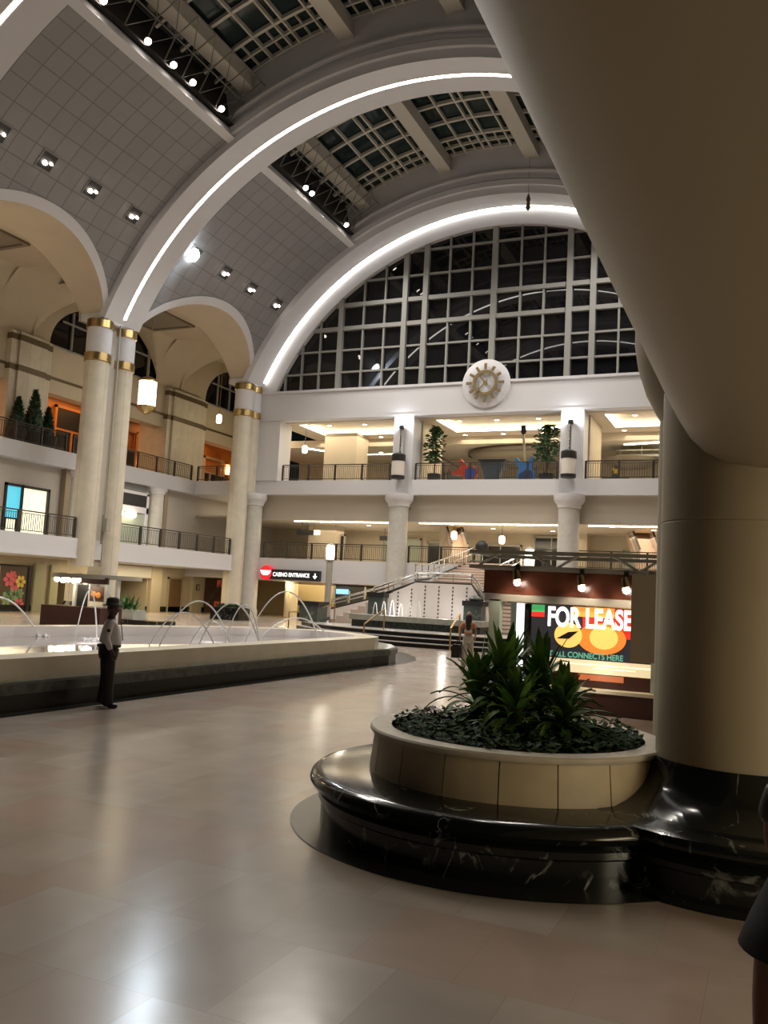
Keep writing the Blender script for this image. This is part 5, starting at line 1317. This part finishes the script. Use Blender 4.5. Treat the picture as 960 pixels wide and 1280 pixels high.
def garment_top(t, arms, material, B=1.0, sleeve=1.0, hem=.93, infl=.018, name='shirt'):
    N = [(0, 0, hem, .145*B+infl), (0, .02*B, 1.08, .138*B+infl), (0, .012, 1.24, .138*B+infl), (0, -.005, 1.38, .122+infl), (0, 0, 1.46, .075)]; E = [(0, 1), (1, 2), (2, 3), (3, 4)]
    for s in (-1, 1):
        a = arms[s]; pts = [(*a[0][:3], a[0][3]+infl), (*a[1][:3], a[1][3]+infl)]
        if sleeve >= 1: q = Vector(a[1][:3]).lerp(Vector(a[2][:3]), .93); pts.append((*q, a[2][3]+.014))
        else: pts = [pts[0], (*Vector(a[0][:3]).lerp(Vector(a[1][:3]), .6), .06+infl)]
        e, _ = chain(N, 3, pts); E += e
    return skin(name, N, E, material, t)
def trousers(t, legs, material, B=1.0, infl=.02, name='trousers'):
    m = M(); n = 20; rings = []
    def ring(c, rx, ry, d=Vector((0, 0, 1))):
        q = Vector((0, 0, 1)).rotation_difference(d); return [Vector(c)+q @ Vector((rx*cos(2*pi*k/n), ry*sin(2*pi*k/n), 0)) for k in range(n)]
    def loft(rs):
        vs = [v for r in rs for v in r]
        m.add(vs, [(i*n+k, i*n+(k+1) % n, (i+1)*n+(k+1) % n, (i+1)*n+k) for i in range(len(rs)-1) for k in range(n)]+[tuple(range(n-1, -1, -1)), tuple(range((len(rs)-1)*n, len(rs)*n))])
    loft([ring((0, 0, .80), .155*B, .115*B), ring((0, 0, .86), .175*B, .13*B), ring((0, 0, .94), .175*B, .135*B), ring((0, 0, 1.03), .16*B, .13*B)])
    for s in (-1, 1):
        l = legs[s]; h, k_, a = (Vector(l[i][:3]) for i in range(3)); hp = Vector((.088*s*B, h.y, .88)); r1, r2, r3 = l[0][3]*.86*B+infl*.4, l[1][3]+infl, l[2][3]+infl+.014
        d1 = (hp-k_).normalized(); d2 = (k_-a).normalized(); e = a-d2*.035
        loft([ring(e, r3, r3*1.1, d2), ring(a.lerp(k_, .5), (r2+r3)/2*.96, (r2+r3)/2, d2), ring(k_, r2, r2, (d1+d2).normalized()), ring(k_.lerp(hp, .55), (r1+r2)/2*1.06, (r1+r2)/2*1.08, d1), ring(hp, r1*.98, r1*1.06, d1)])
    return pmesh(name, m, material, t)
def shoes(t, legs, material):
    for s in (-1, 1):
        l = legs[s]; a = Vector(l[3][:3]); b = Vector(l[4][:3]); skin('shoe', [(a.x, a.y-.05, a.z+.012, .042), (*a, .045), (b.x, b.y+.03, b.z+.008, .036)], [(0, 1), (1, 2)], material, t)

# guard beside the fountain, looking along the hall
arms = {-1: [(-.185, 0, 1.41, .066), (-.25, -.05, 1.14, .050), (-.26, .06, .93, .034)], 1: [(.185, 0, 1.41, .066), (.25, -.05, 1.14, .050), (.27, .05, .93, .034)]}
legs = {-1: [(-.10, 0, .88, .105), (-.12, .0, .50, .066), (-.12, -.03, .10, .044), (-.125, .02, .04, .038), (-.14, .12, .03, .034)], 1: [(.10, 0, .88, .105), (.11, .03, .50, .066), (.11, .04, .10, .044), (.115, .09, .04, .038), (.13, .19, .03, .034)]}
t, L_, A_ = person((-9.78, 11.22, 0), radians(-49), 'person in a white uniform shirt, dark trousers and brimmed hat standing beside the fountain', 1.70, SKIND, arms, legs, 1.3)
garment_top(t, A_, mat('uniform_white', (.62, .60, .60), .7), 1.36, 1, 1.0, .012)
trousers(t, L_, mat('uniform_trousers', (.012, .011, .014), .8), 1.2, .028); shoes(t, L_, BLACK)
pmesh('belt', M().lathe([(.185, .985), (.195, .99), (.195, 1.03), (.185, 1.035)], (0, .005, 0), 28, capb=False, capt=False), BLACK, t)
pmesh('necktie', M().beam((0, .165, 1.42), (0, .215, 1.1), .05, .015, up=(0, 1, 0)), BLACK, t, False)
pmesh('shoulder_patch', M().ball((.262, -.02, 1.27), .035, 8), BLACK, t)
hm = M(); hm.lathe([(.17, 1.672), (.175, 1.68), (.108, 1.692), (.104, 1.74), (.10, 1.785), (.07, 1.81), (.01, 1.815)], (0, .01, 0), 28)
pmesh('hat', hm, mat('hat_grey', (.045, .045, .038), .8), t)
pmesh('hat_band', M().lathe([(.109, 1.694), (.107, 1.722)], (0, .01, 0), 28, capb=False, capt=False), mat('hat_band_grey', (.15, .15, .13), .6), t)
pmesh('radio', M().box(-.25, -.20, .02, .08, .93, 1.06), BLACK, t, False)
pmesh('badge_card', M().box(.15, .20, .16, .17, .90, .98), mat('card_white', (.6, .6, .6), .5), t, False)

# woman walking towards the stairs, seen from behind
arms = {-1: [(-.16, 0, 1.39, .052), (-.24, -.03, 1.13, .036), (-.25, .03, .90, .025)], 1: [(.16, 0, 1.39, .052), (.23, -.02, 1.13, .036), (.20, .1, .95, .025)]}
legs = {-1: [(-.09, 0, .88, .10), (-.095, -.02, .50, .062), (-.10, -.12, .11, .040), (-.10, -.08, .05, .034), (-.11, .02, .03, .030)], 1: [(.09, 0, .88, .10), (.095, .06, .50, .062), (.10, .10, .10, .040), (.10, .15, .04, .034), (.11, .24, .03, .030)]}
t, L_, A_ = person((-8.0, 24.2, 0), radians(14), 'person with long dark hair, peach top and white trousers walking away with a black bag', 1.66, SKINM, arms, legs, .88, True)
garment_top(t, A_, mat('peach_top', (.60, .27, .15), .7), .88, .5, 1.0, .012, 'top')
trousers(t, L_, mat('white_trousers', (.60, .56, .48), .7), .92)
pmesh('strap', M().beam((-.09, -.14, 1.40), (0, -.155, 1.2), .03, .012, up=(0, 1, 0)).beam((.09, -.14, 1.40), (0, -.155, 1.2), .03, .012, up=(0, 1, 0)).box(-.12, .12, -.165, -.15, 1.12, 1.2), mat('strap_white', (.7, .66, .58), .6), t, False)
skin('hair', [(0, -.01, 1.67, .10), (0, -.04, 1.58, .115), (0, -.085, 1.45, .11), (0, -.115, 1.30, .09), (0, -.12, 1.14, .05)], [(0, 1), (1, 2), (2, 3), (3, 4)], mat('hair_dark', (.03, .014, .01), .6), t)
shoes(t, L_, BLACK)
b = thing('handbag', 'black handbag hanging from the hand of the person in white trousers', 'bag', (-8.30, 24.15, .25))
obj('bag_body', M().box(-8.42, -8.18, 23.98, 24.28, .32, .66).box(-8.40, -8.20, 24.0, 24.26, .66, .70), BLACK, b)
obj('bag_strap', M().tube([(-8.3, 24.02, .68), (-8.28, 24.12, .92), (-8.3, 24.24, .68)], .012, 6), BLACK, b)

# person in a dark dress at the near edge of the frame, walking away
arms = {-1: [(-.14, 0, 1.38, .050), (-.15, .08, 1.12, .036), (-.05, .24, 1.04, .024)], 1: [(.15, 0, 1.38, .050), (.22, -.02, 1.11, .036), (.22, .02, .86, .024)]}
legs = {-1: [(-.11, 0, .88, .105), (-.165, .0, .50, .066), (-.17, -.03, .11, .040), (-.17, .02, .045, .034), (-.18, .12, .03, .030)], 1: [(.085, 0, .88, .105), (.09, .06, .50, .066), (.09, .14, .10, .038), (.09, .19, .045, .034), (.10, .28, .03, .030)]}
t, L_, A_ = person((.15, 4.12, 0), radians(0), 'bare-legged person in a short black dress in front of the near column plinth', 1.66, SKINB, arms, legs, .88, True)
garment_top(t, A_, BLACK, .9, .5, 1.0, .014, 'dress_top')
pmesh('skirt', M().lathe([(.145, 1.05), (.19, .95), (.24, .84), (.285, .72), (.28, .715), (.2, .85), (.14, 1.04)], (0, 0, 0), 30, capb=False, capt=False), mat('black_cloth', (.004, .004, .005), .8), t)
skin('hair', [(0, -.01, 1.70, .095), (0, -.035, 1.60, .09), (0, -.07, 1.46, .07)], [(0, 1), (1, 2)], mat('hair_dark', (.03, .014, .01), .6), t)
shoes(t, L_, BLACK)

# seated person in yellow on the upper gallery
arms = {-1: [(-.17, 0, 1.40, .055), (-.24, .08, 1.14, .04), (-.10, .25, 1.05, .027)], 1: [(.17, 0, 1.40, .055), (.24, .08, 1.14, .04), (.10, .25, 1.05, .027)]}
legs = {s: [(.1*s, .08, .88, .10), (.13*s, .46, .90, .065), (.13*s, .46, .50, .042), (.13*s, .50, .45, .036), (.14*s, .6, .43, .032)] for s in (-1, 1)}
t, L_, A_ = person((-8.7, 53.3, 8.97), radians(180), 'person in a yellow shirt sitting behind the upper railing right of the second square pier', 1.6, SKIND, arms, legs, 1.0)
garment_top(t, A_, mat('yellow_shirt', (.62, .40, .06), .7), 1.0, .5, .98); trousers(t, L_, BLACK)
s = thing('bench', 'low dark bench under the person in yellow on the upper gallery', 'bench', (-8.7, 53.35, 9.42))
obj('seat', M().box(-9.5, -7.9, 53.15, 53.75, 9.66, 9.72), BLACK, s)
for x in (-9.4, -8.0): obj('leg', M().box(x-.05, x+.05, 53.2, 53.7, 9.42, 9.66), BLACK, s)

for o in bpy.data.objects:
    if '_at' in o: del o['_at']
